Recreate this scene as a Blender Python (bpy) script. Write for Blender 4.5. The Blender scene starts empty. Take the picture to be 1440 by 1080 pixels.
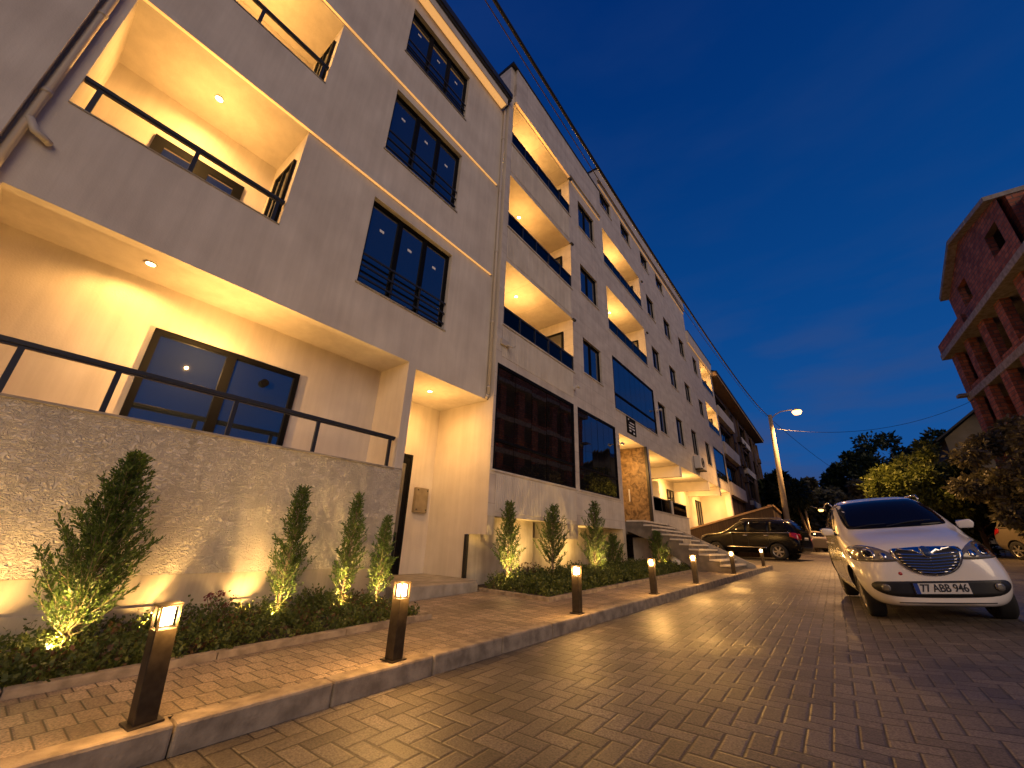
import bpy, bmesh, math, random
from mathutils import Vector, Matrix, noise
from mathutils.bvhtree import BVHTree
from mathutils.geometry import delaunay_2d_cdt
R = math.radians
random.seed(7)
sc = bpy.context.scene
col = sc.collection
# ------------------------------------------------------------------ camera
cam = bpy.data.objects.new('camera', bpy.data.cameras.new('camera'))
col.objects.link(cam)
cam.data.sensor_width = 36
cam.data.lens = 13.754
cam.data.clip_start = 0.05
cam.data.clip_end = 3000
rot = Matrix(((0.79222778, 0.20099839, 0.57617253), (0.60929771, -0.31259622, -0.72872485), (0.03363684, 0.92837668, -0.37011527)))
cam.matrix_world = Matrix.Translation((0, 0, 1.0)) @ rot.to_4x4()
sc.camera = cam
# ------------------------------------------------------------------ world, sun, exposure
w = bpy.data.worlds.new('World'); sc.world = w; w.use_nodes = True
nt = w.node_tree; nt.nodes.clear()
def N(t, tp, **k):
    n = t.nodes.new(tp)
    for a, b in k.items(): setattr(n, a, b)
    return n
SUN_EL, SUN_ROT = R(-4.0), R(128)
out = N(nt, 'ShaderNodeOutputWorld'); bg = N(nt, 'ShaderNodeBackground')
sky = N(nt, 'ShaderNodeTexSky', sky_type='NISHITA', sun_disc=False, sun_elevation=SUN_EL, sun_rotation=SUN_ROT, altitude=0, air_density=1.2, dust_density=0.3, ozone_density=4.0)
tc = N(nt, 'ShaderNodeTexCoord'); sp = N(nt, 'ShaderNodeSeparateXYZ')
nt.links.new(tc.outputs['Generated'], sp.inputs[0])
# thin dusk cloud streaks near the horizon, deep blue above
ramp = N(nt, 'ShaderNodeValToRGB'); nt.links.new(sp.outputs['Z'], ramp.inputs[0])
for i, (p, c) in enumerate([(0.0, (0.012, 0.050, 0.18)), (0.16, (0.010, 0.092, 0.33)), (0.45, (0.003, 0.064, 0.27)), (0.95, (0.0000, 0.024, 0.155))]):
    e = ramp.color_ramp.elements[i] if i < 2 else ramp.color_ramp.elements.new(p)
    e.position = p; e.color = (*c, 1)
mp = N(nt, 'ShaderNodeMapping'); mp.inputs['Scale'].default_value = (1.2, 1.2, 5.0)
nt.links.new(tc.outputs['Generated'], mp.inputs[0])
nz = N(nt, 'ShaderNodeTexNoise'); nz.inputs['Scale'].default_value = 2.6; nz.inputs['Detail'].default_value = 7
nt.links.new(mp.outputs[0], nz.inputs[0])
cr = N(nt, 'ShaderNodeMapRange'); cr.inputs[1].default_value = 0.44; cr.inputs[2].default_value = 0.68
nt.links.new(nz.outputs[0], cr.inputs[0])
lowm = N(nt, 'ShaderNodeMapRange'); lowm.inputs[1].default_value = 0.55; lowm.inputs[2].default_value = 0.1; lowm.inputs[3].default_value = 0.10; lowm.inputs[4].default_value = 1.0
nt.links.new(sp.outputs['Z'], lowm.inputs[0])
ml = N(nt, 'ShaderNodeMath', operation='MULTIPLY'); nt.links.new(cr.outputs[0], ml.inputs[0]); nt.links.new(lowm.outputs[0], ml.inputs[1])
mx = N(nt, 'ShaderNodeMixRGB'); mx.inputs[2].default_value = (0.042, 0.078, 0.22, 1)
nt.links.new(ml.outputs[0], mx.inputs[0]); nt.links.new(ramp.outputs[0], mx.inputs[1])
ad = N(nt, 'ShaderNodeMixRGB', blend_type='ADD'); ad.inputs[0].default_value = 0.06
nt.links.new(mx.outputs[0], ad.inputs[1]); nt.links.new(sky.outputs[0], ad.inputs[2])
nt.links.new(ad.outputs[0], bg.inputs[0]); bg.inputs[1].default_value = 0.92
nt.links.new(bg.outputs[0], out.inputs[0])
sun = bpy.data.objects.new('sun', bpy.data.lights.new('sun', 'SUN')); col.objects.link(sun)
sun.data.energy = 1.28; sun.data.angle = R(40); sun.data.color = (1.0, 0.70, 0.41)
sun.rotation_euler = Vector((0.80, -0.62, 0.42)).to_track_quat('Z', 'Y').to_euler()   # last dusk glow, from behind the camera
sc.view_settings.view_transform = 'Standard'; sc.view_settings.look = 'None'
sc.view_settings.exposure = 0.0; sc.view_settings.gamma = 1.0
sc.render.engine = 'CYCLES'
sc.cycles.use_denoising = True
sc.cycles.max_bounces = 6; sc.cycles.diffuse_bounces = 4; sc.cycles.glossy_bounces = 3
sc.cycles.sample_clamp_indirect = 4
sc.cycles.caustics_reflective = False; sc.cycles.caustics_refractive = False
# ------------------------------------------------------------------ helpers
def zr(x, y):
    f = 0.02 * x
    if x > 0: f += 0.07 * min(x, 2.2)
    return 0.024 * min(y, 90) + f
class MB:
    def __init__(s): s.v = []; s.f = []; s.m = []
    def add(s, vs, fs, m=0):
        o = len(s.v); s.v += [tuple(v) for v in vs]
        for f in fs: s.f.append(tuple(i + o for i in f)); s.m.append(m)
        return s
    def quad(s, a, b, c, d, m=0): return s.add([a, b, c, d], [(0, 1, 2, 3)], m)
    def box(s, x0, x1, y0, y1, z0, z1, m=0):
        v = [(x, y, z) for x in (x0, x1) for y in (y0, y1) for z in (z0, z1)]
        return s.add(v, [(0, 1, 3, 2), (4, 6, 7, 5), (0, 4, 5, 1), (2, 3, 7, 6), (0, 2, 6, 4), (1, 5, 7, 3)], m)
    def prism(s, poly, axis, a, b, m=0):
        def P(u, v, t): return {'x': (t, u, v), 'y': (u, t, v), 'z': (u, v, t)}[axis]
        n = len(poly)
        vs = [P(u, v, a) for u, v in poly] + [P(u, v, b) for u, v in poly]
        fs = [tuple(range(n)), tuple(range(2 * n - 1, n - 1, -1))] + [(i, i + n, (i + 1) % n + n, (i + 1) % n) for i in range(n)]
        return s.add(vs, fs, m)
    def tube(s, pts, r, n=8, m=0, cap=True):
        pts = [Vector(p) for p in pts]; rs = r if isinstance(r, (list, tuple)) else [r] * len(pts)
        vs = []; fs = []
        for i, p in enumerate(pts):
            d = (pts[min(i + 1, len(pts) - 1)] - pts[max(i - 1, 0)]).normalized()
            u = d.cross(Vector((0, 0, 1)) if abs(d.z) < .95 else Vector((1, 0, 0))).normalized(); v = d.cross(u)
            for k in range(n):
                a = 2 * math.pi * k / n; vs.append(p + (u * math.cos(a) + v * math.sin(a)) * rs[i])
        for i in range(len(pts) - 1):
            for k in range(n): fs.append((i * n + k, i * n + (k + 1) % n, (i + 1) * n + (k + 1) % n, (i + 1) * n + k))
        if cap: fs += [tuple(range(n))[::-1], tuple(range((len(pts) - 1) * n, len(pts) * n))]
        return s.add(vs, fs, m)
    def lathe(s, prof, c, axis='z', n=24, m=0):
        vs = []; fs = []; c = Vector(c)
        for r, h in prof:
            for k in range(n):
                a = 2 * math.pi * k / n; q = (r * math.cos(a), r * math.sin(a))
                vs.append(c + Vector({'z': (q[0], q[1], h), 'x': (h, q[0], q[1]), 'y': (q[0], h, q[1])}[axis]))
        for i in range(len(prof) - 1):
            for k in range(n): fs.append((i * n + k, i * n + (k + 1) % n, (i + 1) * n + (k + 1) % n, (i + 1) * n + k))
        return s.add(vs, fs, m)
    def build(s, name, mat, parent=None, smooth=False, bevel=0, local=False, fixn=True):
        me = bpy.data.meshes.new(name)
        o = Vector((0, 0, 0))
        if parent is not None and not local: o = Vector(parent.get('_o', (0, 0, 0)))
        me.from_pydata([(v[0] - o.x, v[1] - o.y, v[2] - o.z) for v in s.v], [], s.f)
        mats = mat if isinstance(mat, (list, tuple)) else [mat]
        for q in mats: me.materials.append(q)
        me.polygons.foreach_set('material_index', s.m)
        if fixn:
            bm = bmesh.new(); bm.from_mesh(me); bmesh.ops.recalc_face_normals(bm, faces=bm.faces); bm.to_mesh(me); bm.free()
        if smooth: me.polygons.foreach_set('use_smooth', [True] * len(me.polygons))
        ob = bpy.data.objects.new(name, me); col.objects.link(ob)
        if parent is not None:
            ob.parent = parent
            if not local: ob['_o'] = tuple(o)
        if bevel:
            b = ob.modifiers.new('bevel', 'BEVEL'); b.width = bevel; b.segments = 2; b.limit_method = 'ANGLE'
        me.update()
        return ob
def tag(o, label=None, cat=None, group=None, kind=None):
    if label: o['label'] = label
    if cat: o['category'] = cat
    if group: o['group'] = group
    if kind: o['kind'] = kind
    return o
def thing(name, label, cat, loc=(0, 0, 0), rz=0, group=None, world_parts=True):
    o = bpy.data.objects.new(name, None); col.objects.link(o); o.empty_display_size = .1
    o.location = loc; o.rotation_euler = (0, 0, rz)
    if world_parts: o['_o'] = tuple(loc)
    return tag(o, label, cat, group)
def dup(root, loc, rz=0, label=None, scale=None):
    def cp(o, par):
        c = o.copy(); col.objects.link(c)
        if par is not None: c.parent = par
        for ch in o.children: cp(ch, c)
        return c
    r = cp(root, None); r.location = loc; r.rotation_euler = (0, 0, rz)
    if scale: r.scale = scale
    if label: r['label'] = label
    return r
def lamp(name, kind, loc, power, color, parent=None, radius=.04, **k):
    l = bpy.data.lights.new(name, kind); l.energy = power; l.color = color
    if kind in ('POINT', 'SPOT'): l.shadow_soft_size = radius
    for a, b in k.items():
        if a != 'aim': setattr(l, a, b)
    o = bpy.data.objects.new(name, l); col.objects.link(o)
    off = Vector(parent.get('_o', (0, 0, 0))) if parent is not None else Vector((0, 0, 0))
    o.location = Vector(loc) - off
    if parent is not None: o.parent = parent
    if 'aim' in k: o.rotation_euler = Vector(k['aim']).to_track_quat('-Z', 'Y').to_euler()
    return o
# ------------------------------------------------------------------ materials
def mat(name, color=(.5, .5, .5), rough=.6, metal=0, spec=.5, emit=None, es=1, ior=None, coat=0):
    m = bpy.data.materials.new(name); m.use_nodes = True; b = m.node_tree.nodes['Principled BSDF']
    b.inputs['Base Color'].default_value = (*color, 1); b.inputs['Roughness'].default_value = rough
    b.inputs['Metallic'].default_value = metal; b.inputs['Specular IOR Level'].default_value = spec
    if ior: b.inputs['IOR'].default_value = ior
    if coat: b.inputs['Coat Weight'].default_value = coat; b.inputs['Coat Roughness'].default_value = .03
    if emit: b.inputs['Emission Color'].default_value = (*emit, 1); b.inputs['Emission Strength'].default_value = es
    return m
def nodes(m): return m.node_tree, m.node_tree.nodes['Principled BSDF']
def vary(m, c1, c2, scale=3, detail=6, bump=None, bscale=40, bdist=.01, lo=.35, hi=.65, stretch=None, coord='Object'):
    t, b = nodes(m); tc = N(t, 'ShaderNodeTexCoord'); src = tc.outputs[coord]
    if stretch:
        mp = N(t, 'ShaderNodeMapping'); mp.inputs['Scale'].default_value = stretch; t.links.new(src, mp.inputs[0]); src = mp.outputs[0]
    n = N(t, 'ShaderNodeTexNoise'); n.inputs['Scale'].default_value = scale; n.inputs['Detail'].default_value = detail; t.links.new(src, n.inputs[0])
    r = N(t, 'ShaderNodeMapRange'); r.inputs[1].default_value = lo; r.inputs[2].default_value = hi; t.links.new(n.outputs[0], r.inputs[0])
    x = N(t, 'ShaderNodeMixRGB'); x.inputs[1].default_value = (*c1, 1); x.inputs[2].default_value = (*c2, 1)
    t.links.new(r.outputs[0], x.inputs[0]); t.links.new(x.outputs[0], b.inputs['Base Color'])
    if bump:
        n2 = N(t, 'ShaderNodeTexNoise'); n2.inputs['Scale'].default_value = bscale; n2.inputs['Detail'].default_value = 5; t.links.new(tc.outputs[coord], n2.inputs[0])
        u = N(t, 'ShaderNodeBump'); u.inputs['Strength'].default_value = bump; u.inputs['Distance'].default_value = bdist
        t.links.new(n2.outputs[0], u.inputs['Height']); t.links.new(u.outputs[0], b.inputs['Normal'])
    return m, x
M = {}
def streaks(m, amount=.25, scale=2.2):
    t, b = nodes(m); inp = b.inputs['Base Color'].links[0].from_socket; tc = N(t, 'ShaderNodeTexCoord'); mp = N(t, 'ShaderNodeMapping'); mp.inputs['Scale'].default_value = (scale, scale, .16); t.links.new(tc.outputs['Object'], mp.inputs[0])
    n = N(t, 'ShaderNodeTexNoise'); n.inputs['Scale'].default_value = 3; n.inputs['Detail'].default_value = 9; n.inputs['Roughness'].default_value = .65; t.links.new(mp.outputs[0], n.inputs[0])
    r = N(t, 'ShaderNodeMapRange'); r.inputs[1].default_value = .38; r.inputs[2].default_value = .62; r.inputs[3].default_value = 1 - amount; r.inputs[4].default_value = 1.04; t.links.new(n.outputs[0], r.inputs[0])
    x = N(t, 'ShaderNodeMixRGB', blend_type='MULTIPLY'); x.inputs[0].default_value = 1; t.links.new(inp, x.inputs[1]); t.links.new(r.outputs[0], x.inputs[2]); t.links.new(x.outputs[0], b.inputs['Base Color'])
M['stucco'] = vary(mat('stucco', rough=.85), (.50, .45, .40), (.62, .57, .51), 1.3, 8, .35, 55, .006, .3, .7)[0]
def coarse():
    m, x = vary(mat('coarse_stucco', rough=.8), (.58, .53, .46), (.68, .62, .54), 2, 8, lo=.3, hi=.7)
    t, b = nodes(m); tc = N(t, 'ShaderNodeTexCoord')
    d = N(t, 'ShaderNodeTexNoise'); d.inputs['Scale'].default_value = 9; d.inputs['Detail'].default_value = 2; t.links.new(tc.outputs['Object'], d.inputs[0])
    ad = N(t, 'ShaderNodeMixRGB', blend_type='ADD'); ad.inputs[0].default_value = .12; t.links.new(tc.outputs['Object'], ad.inputs[1]); t.links.new(d.outputs['Color'], ad.inputs[2])
    mp = N(t, 'ShaderNodeMapping'); mp.inputs['Scale'].default_value = (1, .5, 1); t.links.new(ad.outputs[0], mp.inputs[0])
    n = N(t, 'ShaderNodeTexNoise'); n.inputs['Scale'].default_value = 40; n.inputs['Detail'].default_value = 3; n.inputs['Distortion'].default_value = 1.3; t.links.new(mp.outputs[0], n.inputs[0])
    r = N(t, 'ShaderNodeMapRange'); r.inputs[1].default_value = .38; r.inputs[2].default_value = .6; t.links.new(n.outputs[0], r.inputs[0])
    u = N(t, 'ShaderNodeBump'); u.inputs['Strength'].default_value = 1; u.inputs['Distance'].default_value = .021
    t.links.new(r.outputs[0], u.inputs['Height']); t.links.new(u.outputs[0], b.inputs['Normal'])
    return m
M['coarse'] = coarse()
M['plinth'] = vary(mat('plinth_plaster', rough=.7), (.40, .34, .26), (.52, .46, .36), 2.5, 8, .25, 30, .006)[0]
M['ceiling'] = vary(mat('ceiling_paint', rough=.8), (.60, .55, .48), (.66, .61, .54), 1.1, 4, .1, 40, .004)[0]
def tiles():
    m, x = vary(mat('stone_cladding', rough=.6), (.47, .42, .37), (.60, .55, .49), 1.6, 9, lo=.3, hi=.7, stretch=(1, 1, 2.2))
    t, b = nodes(m); tc = N(t, 'ShaderNodeTexCoord'); s = N(t, 'ShaderNodeSeparateXYZ'); c = N(t, 'ShaderNodeCombineXYZ')
    t.links.new(tc.outputs['Object'], s.inputs[0]); t.links.new(s.outputs['Y'], c.inputs[0]); t.links.new(s.outputs['Z'], c.inputs[1])
    k = N(t, 'ShaderNodeTexBrick'); k.inputs['Scale'].default_value = 1; k.inputs['Brick Width'].default_value = 1.1; k.inputs['Row Height'].default_value = .55
    k.inputs['Mortar Size'].default_value = .006; k.inputs['Color1'].default_value = (.9, .9, .9, 1); k.inputs['Color2'].default_value = (1, 1, 1, 1); k.inputs['Mortar'].default_value = (.62, .58, .54, 1)
    t.links.new(c.outputs[0], k.inputs[0])
    x2 = N(t, 'ShaderNodeMixRGB', blend_type='MULTIPLY'); x2.inputs[0].default_value = .8; t.links.new(x.outputs[0], x2.inputs[1]); t.links.new(k.outputs['Color'], x2.inputs[2])
    t.links.new(x2.outputs[0], b.inputs['Base Color'])
    u = N(t, 'ShaderNodeBump'); u.inputs['Strength'].default_value = .5; u.inputs['Distance'].default_value = .006; u.invert = True
    t.links.new(k.outputs['Fac'], u.inputs['Height']); t.links.new(u.outputs[0], b.inputs['Normal'])
    return m
M['tiles'] = tiles()
M['ribbed'] = vary(mat('ribbed_cladding', rough=.6), (.46, .41, .36), (.58, .53, .47), 2, 8, .2, 60, .003, .3, .7)[0]
M['stone'] = None
def stonewall():
    m = mat('brown_stone', rough=.55)
    t, b = nodes(m); tc = N(t, 'ShaderNodeTexCoord')
    v = N(t, 'ShaderNodeTexNoise'); v.inputs['Scale'].default_value = 5; v.inputs['Detail'].default_value = 10; v.inputs['Distortion'].default_value = 1.5; t.links.new(tc.outputs['Object'], v.inputs[0])
    r = N(t, 'ShaderNodeValToRGB'); t.links.new(v.outputs[0], r.inputs[0])
    r.color_ramp.elements[0].position = .35; r.color_ramp.elements[0].color = (.07, .040, .018, 1); r.color_ramp.elements[1].position = .68; r.color_ramp.elements[1].color = (.27, .18, .09, 1)
    t.links.new(r.outputs[0], b.inputs['Base Color'])
    u = N(t, 'ShaderNodeBump'); u.inputs['Strength'].default_value = .6; u.inputs['Distance'].default_value = .02; t.links.new(v.outputs[0], u.inputs['Height']); t.links.new(u.outputs[0], b.inputs['Normal'])
    return m
M['stone'] = stonewall()
for k_, a_ in (('stucco', .07), ('coarse', .10), ('plinth', .18), ('tiles', .09), ('ribbed', .12)): streaks(M[k_], a_)
M['frame'] = mat('anthracite_frame', (.004, .004, .005), .6, spec=.1)
M['rail'] = mat('anthracite_rail', (.02, .021, .024), .4)
def glass(name, base, refl, rough=.03):
    m = bpy.data.materials.new(name); m.use_nodes = True; t = m.node_tree; t.nodes.clear()
    o = N(t, 'ShaderNodeOutputMaterial'); mxs = N(t, 'ShaderNodeMixShader'); d = N(t, 'ShaderNodeBsdfDiffuse'); g = N(t, 'ShaderNodeBsdfGlossy')
    d.inputs[0].default_value = (*base, 1); g.inputs[0].default_value = (.9, .93, 1, 1); g.inputs['Roughness'].default_value = rough
    lw = N(t, 'ShaderNodeFresnel'); lw.inputs[0].default_value = refl; t.links.new(lw.outputs[0], mxs.inputs[0])
    tc = N(t, 'ShaderNodeTexCoord'); n = N(t, 'ShaderNodeTexNoise'); n.inputs['Scale'].default_value = 1.2; t.links.new(tc.outputs['Object'], n.inputs[0])
    u = N(t, 'ShaderNodeBump'); u.inputs['Strength'].default_value = .05; u.inputs['Distance'].default_value = .02; t.links.new(n.outputs[0], u.inputs['Height']); t.links.new(u.outputs[0], g.inputs['Normal'])
    t.links.new(d.outputs[0], mxs.inputs[1]); t.links.new(g.outputs[0], mxs.inputs[2]); t.links.new(mxs.outputs[0], o.inputs[0])
    return m
M['glass'] = glass('window_glass', (.010, .014, .022), 2.6)
M['bayglass'] = glass('tinted_glass', (.006, .006, .008), 2.5, .015)
M['carglass'] = glass('car_glass', (.004, .004, .006), 1.28, .02)
def seeglass():
    m = bpy.data.materials.new('smoked_glass'); m.use_nodes = True; t = m.node_tree; t.nodes.clear()
    o = N(t, 'ShaderNodeOutputMaterial'); a = N(t, 'ShaderNodeMixShader'); tr = N(t, 'ShaderNodeBsdfTransparent'); g = N(t, 'ShaderNodeBsdfGlossy'); g.inputs['Roughness'].default_value = .03
    tr.inputs[0].default_value = (.42, .42, .42, 1); lw = N(t, 'ShaderNodeFresnel'); lw.inputs[0].default_value = 1.3
    t.links.new(lw.outputs[0], a.inputs[0]); t.links.new(tr.outputs[0], a.inputs[1]); t.links.new(g.outputs[0], a.inputs[2]); t.links.new(a.outputs[0], o.inputs[0])
    return m
M['smoke'] = seeglass()
M['sticker'] = mat('paper_sticker', (.7, .7, .72), .6)
M['pvc'] = mat('pipe_plastic', (.42, .38, .34), .5)
M['darkpipe'] = mat('dark_metal', (.015, .014, .014), .45)
M['white_metal'] = mat('white_metal', (.55, .53, .5), .4)
M['lampglow'] = mat('lamp_glow', (1, .8, .5), .4, emit=(1, .72, .36), es=22)
M['discglow'] = mat('downlight_glow', (1, .8, .5), .4, emit=(1, .74, .36), es=30)
M['streetglow'] = mat('street_lamp_glow', (1, .8, .5), .4, emit=(1, .50, .11), es=8)
M['concrete'] = vary(mat('concrete', rough=.85), (.20, .18, .155), (.34, .31, .27), 5, 9, .4, 60, .006)[0]
M['kerb'] = vary(mat('kerb_concrete', rough=.85), (.17, .135, .10), (.33, .27, .20), 9, 10, .7, 70, .006)[0]
M['soil'] = vary(mat('soil', rough=.95), (.015, .010, .007), (.04, .028, .018), 12, 8, .8, 40, .03)[0]
M['ground'] = vary(mat('far_ground', rough=.95), (.02, .02, .013), (.05, .045, .03), .6, 9, .6, 5, .05)[0]
M['bollard'] = vary(mat('bollard_metal', rough=.38, metal=.6), (.030, .024, .018), (.05, .04, .03), 20, 3)[0]
M['brick'] = None
def brick(name, c1, c2, mortar, sc_=1, bw=.42, rh=.21, rot_=False):
    m = mat(name, rough=.85); t, b = nodes(m); tc = N(t, 'ShaderNodeTexCoord'); s = N(t, 'ShaderNodeSeparateXYZ'); c = N(t, 'ShaderNodeCombineXYZ'); a = N(t, 'ShaderNodeMath', operation='ADD')
    t.links.new(tc.outputs['Object'], s.inputs[0]); t.links.new(s.outputs['Y'], a.inputs[0]); t.links.new(s.outputs['X'], a.inputs[1]); t.links.new(a.outputs[0], c.inputs[0]); t.links.new(s.outputs['Z'], c.inputs[1])
    k = N(t, 'ShaderNodeTexBrick'); k.inputs['Scale'].default_value = sc_; k.inputs['Brick Width'].default_value = bw; k.inputs['Row Height'].default_value = rh; k.inputs['Mortar Size'].default_value = .024
    k.inputs['Color1'].default_value = (*c1, 1); k.inputs['Color2'].default_value = (*c2, 1); k.inputs['Mortar'].default_value = (*mortar, 1); t.links.new(c.outputs[0], k.inputs[0])
    n = N(t, 'ShaderNodeTexNoise'); n.inputs['Scale'].default_value = 2.5; n.inputs['Detail'].default_value = 8; t.links.new(tc.outputs['Object'], n.inputs[0])
    x = N(t, 'ShaderNodeMixRGB', blend_type='MULTIPLY'); x.inputs[0].default_value = .8; r = N(t, 'ShaderNodeMapRange'); r.inputs[1].default_value = .3; r.inputs[2].default_value = .7; r.inputs[3].default_value = .45; r.inputs[4].default_value = 1.15
    t.links.new(n.outputs[0], r.inputs[0]); t.links.new(k.outputs['Color'], x.inputs[1]); t.links.new(r.outputs[0], x.inputs[2]); t.links.new(x.outputs[0], b.inputs['Base Color'])
    u = N(t, 'ShaderNodeBump'); u.invert = True; u.inputs['Strength'].default_value = .6; u.inputs['Distance'].default_value = .01; t.links.new(k.outputs['Fac'], u.inputs['Height']); t.links.new(u.outputs[0], b.inputs['Normal'])
    return m
M['brick'] = brick('hollow_brick', (.46, .15, .075), (.26, .075, .04), (.13, .09, .07))
def paving(name, herring, unit, c1, c2, joint, rough=.6, rz=0):
    m = mat(name, rough=rough); t, b = nodes(m); L = t.links.new
    tc = N(t, 'ShaderNodeTexCoord'); mp = N(t, 'ShaderNodeMapping'); mp.inputs['Rotation'].default_value = (0, 0, rz); L(tc.outputs['Object'], mp.inputs[0])
    s = N(t, 'ShaderNodeSeparateXYZ'); L(mp.outputs[0], s.inputs[0])
    def mt(op, a, b_=None):
        n = N(t, 'ShaderNodeMath', operation=op)
        for i, q in enumerate((a, b_)):
            if q is None: continue
            if isinstance(q, (int, float)): n.inputs[i].default_value = q
            else: L(q, n.inputs[i])
        return n.outputs[0]
    u = mt('DIVIDE', s.outputs['X'], unit); v = mt('DIVIDE', s.outputs['Y'], unit)
    if herring:
        i = mt('FLOOR', u); j = mt('FLOOR', v); fu = mt('SUBTRACT', u, i); fv = mt('SUBTRACT', v, j)
        d = mt('FLOORED_MODULO', mt('ADD', mt('SUBTRACT', i, j), 0.5), 4.0)
        def eq(k): return mt('COMPARE', d, k + .5)
        for nd in (): pass
        e0, e1, e2, e3 = [None] * 4
        def cmp(k):
            n = N(t, 'ShaderNodeMath', operation='COMPARE'); L(d, n.inputs[0]); n.inputs[1].default_value = k + .5; n.inputs[2].default_value = .25; return n.outputs[0]
        e0, e1, e2, e3 = cmp(0), cmp(1), cmp(2), cmp(3)
        big = 9.0
        dl = mt('ADD', fu, mt('MULTIPLY', e1, big)); dr = mt('ADD', mt('SUBTRACT', 1.0, fu), mt('MULTIPLY', e0, big))
        db = mt('ADD', fv, mt('MULTIPLY', e2, big)); dt = mt('ADD', mt('SUBTRACT', 1.0, fv), mt('MULTIPLY', e3, big))
        dist = mt('MINIMUM', mt('MINIMUM', dl, dr), mt('MINIMUM', db, dt))
        ii = mt('SUBTRACT', i, e1); jj = mt('SUBTRACT', j, e2)
    else:
        # running bond, courses along Y, bricks 2 units across
        u2 = mt('DIVIDE', u, 2.0); row = mt('FLOOR', u2); v2 = mt('ADD', v, mt('MULTIPLY', mt('FLOORED_MODULO', row, 2.0), .5))
        j = mt('FLOOR', v2); fu = mt('SUBTRACT', u2, row); fv = mt('SUBTRACT', v2, j)
        dist = mt('MINIMUM', mt('MULTIPLY', mt('MINIMUM', fu, mt('SUBTRACT', 1.0, fu)), 2.0), mt('MINIMUM', fv, mt('SUBTRACT', 1.0, fv)))
        ii, jj = row, j
    cb = N(t, 'ShaderNodeCombineXYZ'); L(ii, cb.inputs[0]); L(jj, cb.inputs[1])
    wn = N(t, 'ShaderNodeTexWhiteNoise'); wn.noise_dimensions = '2D'; L(cb.outputs[0], wn.inputs['Vector'])
    x = N(t, 'ShaderNodeMixRGB'); x.inputs[1].default_value = (*c1, 1); x.inputs[2].default_value = (*c2, 1); L(wn.outputs['Value'], x.inputs[0])
    n = N(t, 'ShaderNodeTexNoise'); n.inputs['Scale'].default_value = 90; n.inputs['Detail'].default_value = 6; L(tc.outputs['Object'], n.inputs[0])
    n3 = N(t, 'ShaderNodeTexNoise'); n3.inputs['Scale'].default_value = .9; n3.inputs['Detail'].default_value = 7; L(tc.outputs['Object'], n3.inputs[0])
    r3 = N(t, 'ShaderNodeMapRange'); r3.inputs[1].default_value = .3; r3.inputs[2].default_value = .7; r3.inputs[3].default_value = .5; r3.inputs[4].default_value = 1.35; L(n3.outputs[0], r3.inputs[0])
    r = N(t, 'ShaderNodeMapRange'); r.inputs[1].default_value = .3; r.inputs[2].default_value = .7; r.inputs[3].default_value = .4; r.inputs[4].default_value = 1.5; L(n.outputs[0], r.inputs[0])
    x2 = N(t, 'ShaderNodeMixRGB', blend_type='MULTIPLY'); x2.inputs[0].default_value = 1; L(x.outputs[0], x2.inputs[1]); L(mt('MULTIPLY', r.outputs[0], r3.outputs[0]), x2.inputs[2])
    jm = N(t, 'ShaderNodeMapRange'); jm.inputs[1].default_value = .02; jm.inputs[2].default_value = .055; L(dist, jm.inputs[0])
    x3 = N(t, 'ShaderNodeMixRGB'); x3.inputs[1].default_value = (*joint, 1); L(jm.outputs[0], x3.inputs[0]); L(x2.outputs[0], x3.inputs[2]); L(x3.outputs[0], b.inputs['Base Color'])
    edge = N(t, 'ShaderNodeMapRange'); edge.inputs[1].default_value = .02; edge.inputs[2].default_value = .13; edge.interpolation_type = 'SMOOTHSTEP'; L(dist, edge.inputs[0])
    hgt = mt('ADD', mt('ADD', edge.outputs[0], mt('MULTIPLY', n.outputs[0], .55)), mt('MULTIPLY', wn.outputs['Value'], .25))
    bu = N(t, 'ShaderNodeBump'); bu.inputs['Strength'].default_value = 1; bu.inputs['Distance'].default_value = .0032; L(hgt, bu.inputs['Height']); L(bu.outputs[0], b.inputs['Normal'])
    rr = N(t, 'ShaderNodeMapRange'); rr.inputs[1].default_value = .3; rr.inputs[2].default_value = .7; rr.inputs[3].default_value = rough - .12; rr.inputs[4].default_value = rough + .15; L(n3.outputs[0], rr.inputs[0]); L(rr.outputs[0], b.inputs['Roughness'])
    return m
M['road'] = paving('herringbone_pavers', True, .115, (.085, .073, .062), (.17, .147, .122), (.012, .009, .007), .5)
M['walk'] = paving('sidewalk_pavers', False, .105, (.20, .155, .115), (.34, .265, .195), (.03, .022, .016), .55)
def leafmat(name, c1, c2, rough=.5, trans=.25):
    m = bpy.data.materials.new(name); m.use_nodes = True; t = m.node_tree; b = t.nodes['Principled BSDF']; o = t.nodes['Material Output']; L = t.links.new
    g = N(t, 'ShaderNodeNewGeometry'); x = N(t, 'ShaderNodeMixRGB'); x.inputs[1].default_value = (*c1, 1); x.inputs[2].default_value = (*c2, 1); L(g.outputs['Random Per Island'], x.inputs[0])
    L(x.outputs[0], b.inputs['Base Color']); b.inputs['Roughness'].default_value = rough; b.inputs['Specular IOR Level'].default_value = .35
    tr = N(t, 'ShaderNodeBsdfTranslucent'); L(x.outputs[0], tr.inputs[0]); ms = N(t, 'ShaderNodeMixShader'); ms.inputs[0].default_value = trans
    L(b.outputs[0], ms.inputs[1]); L(tr.outputs[0], ms.inputs[2]); L(ms.outputs[0], o.inputs[0])
    return m
M['conifer'] = leafmat('conifer_needles', (.03, .07, .018), (.13, .19, .035), trans=.3)
M['groundleaf'] = leafmat('shrub_leaves', (.04, .065, .016), (.12, .14, .032), trans=.3)
M['redleaf'] = leafmat('reddish_leaves', (.07, .05, .02), (.13, .06, .03))
M['flower'] = leafmat('dark_red_flowers', (.12, .012, .02), (.20, .03, .04))
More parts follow.
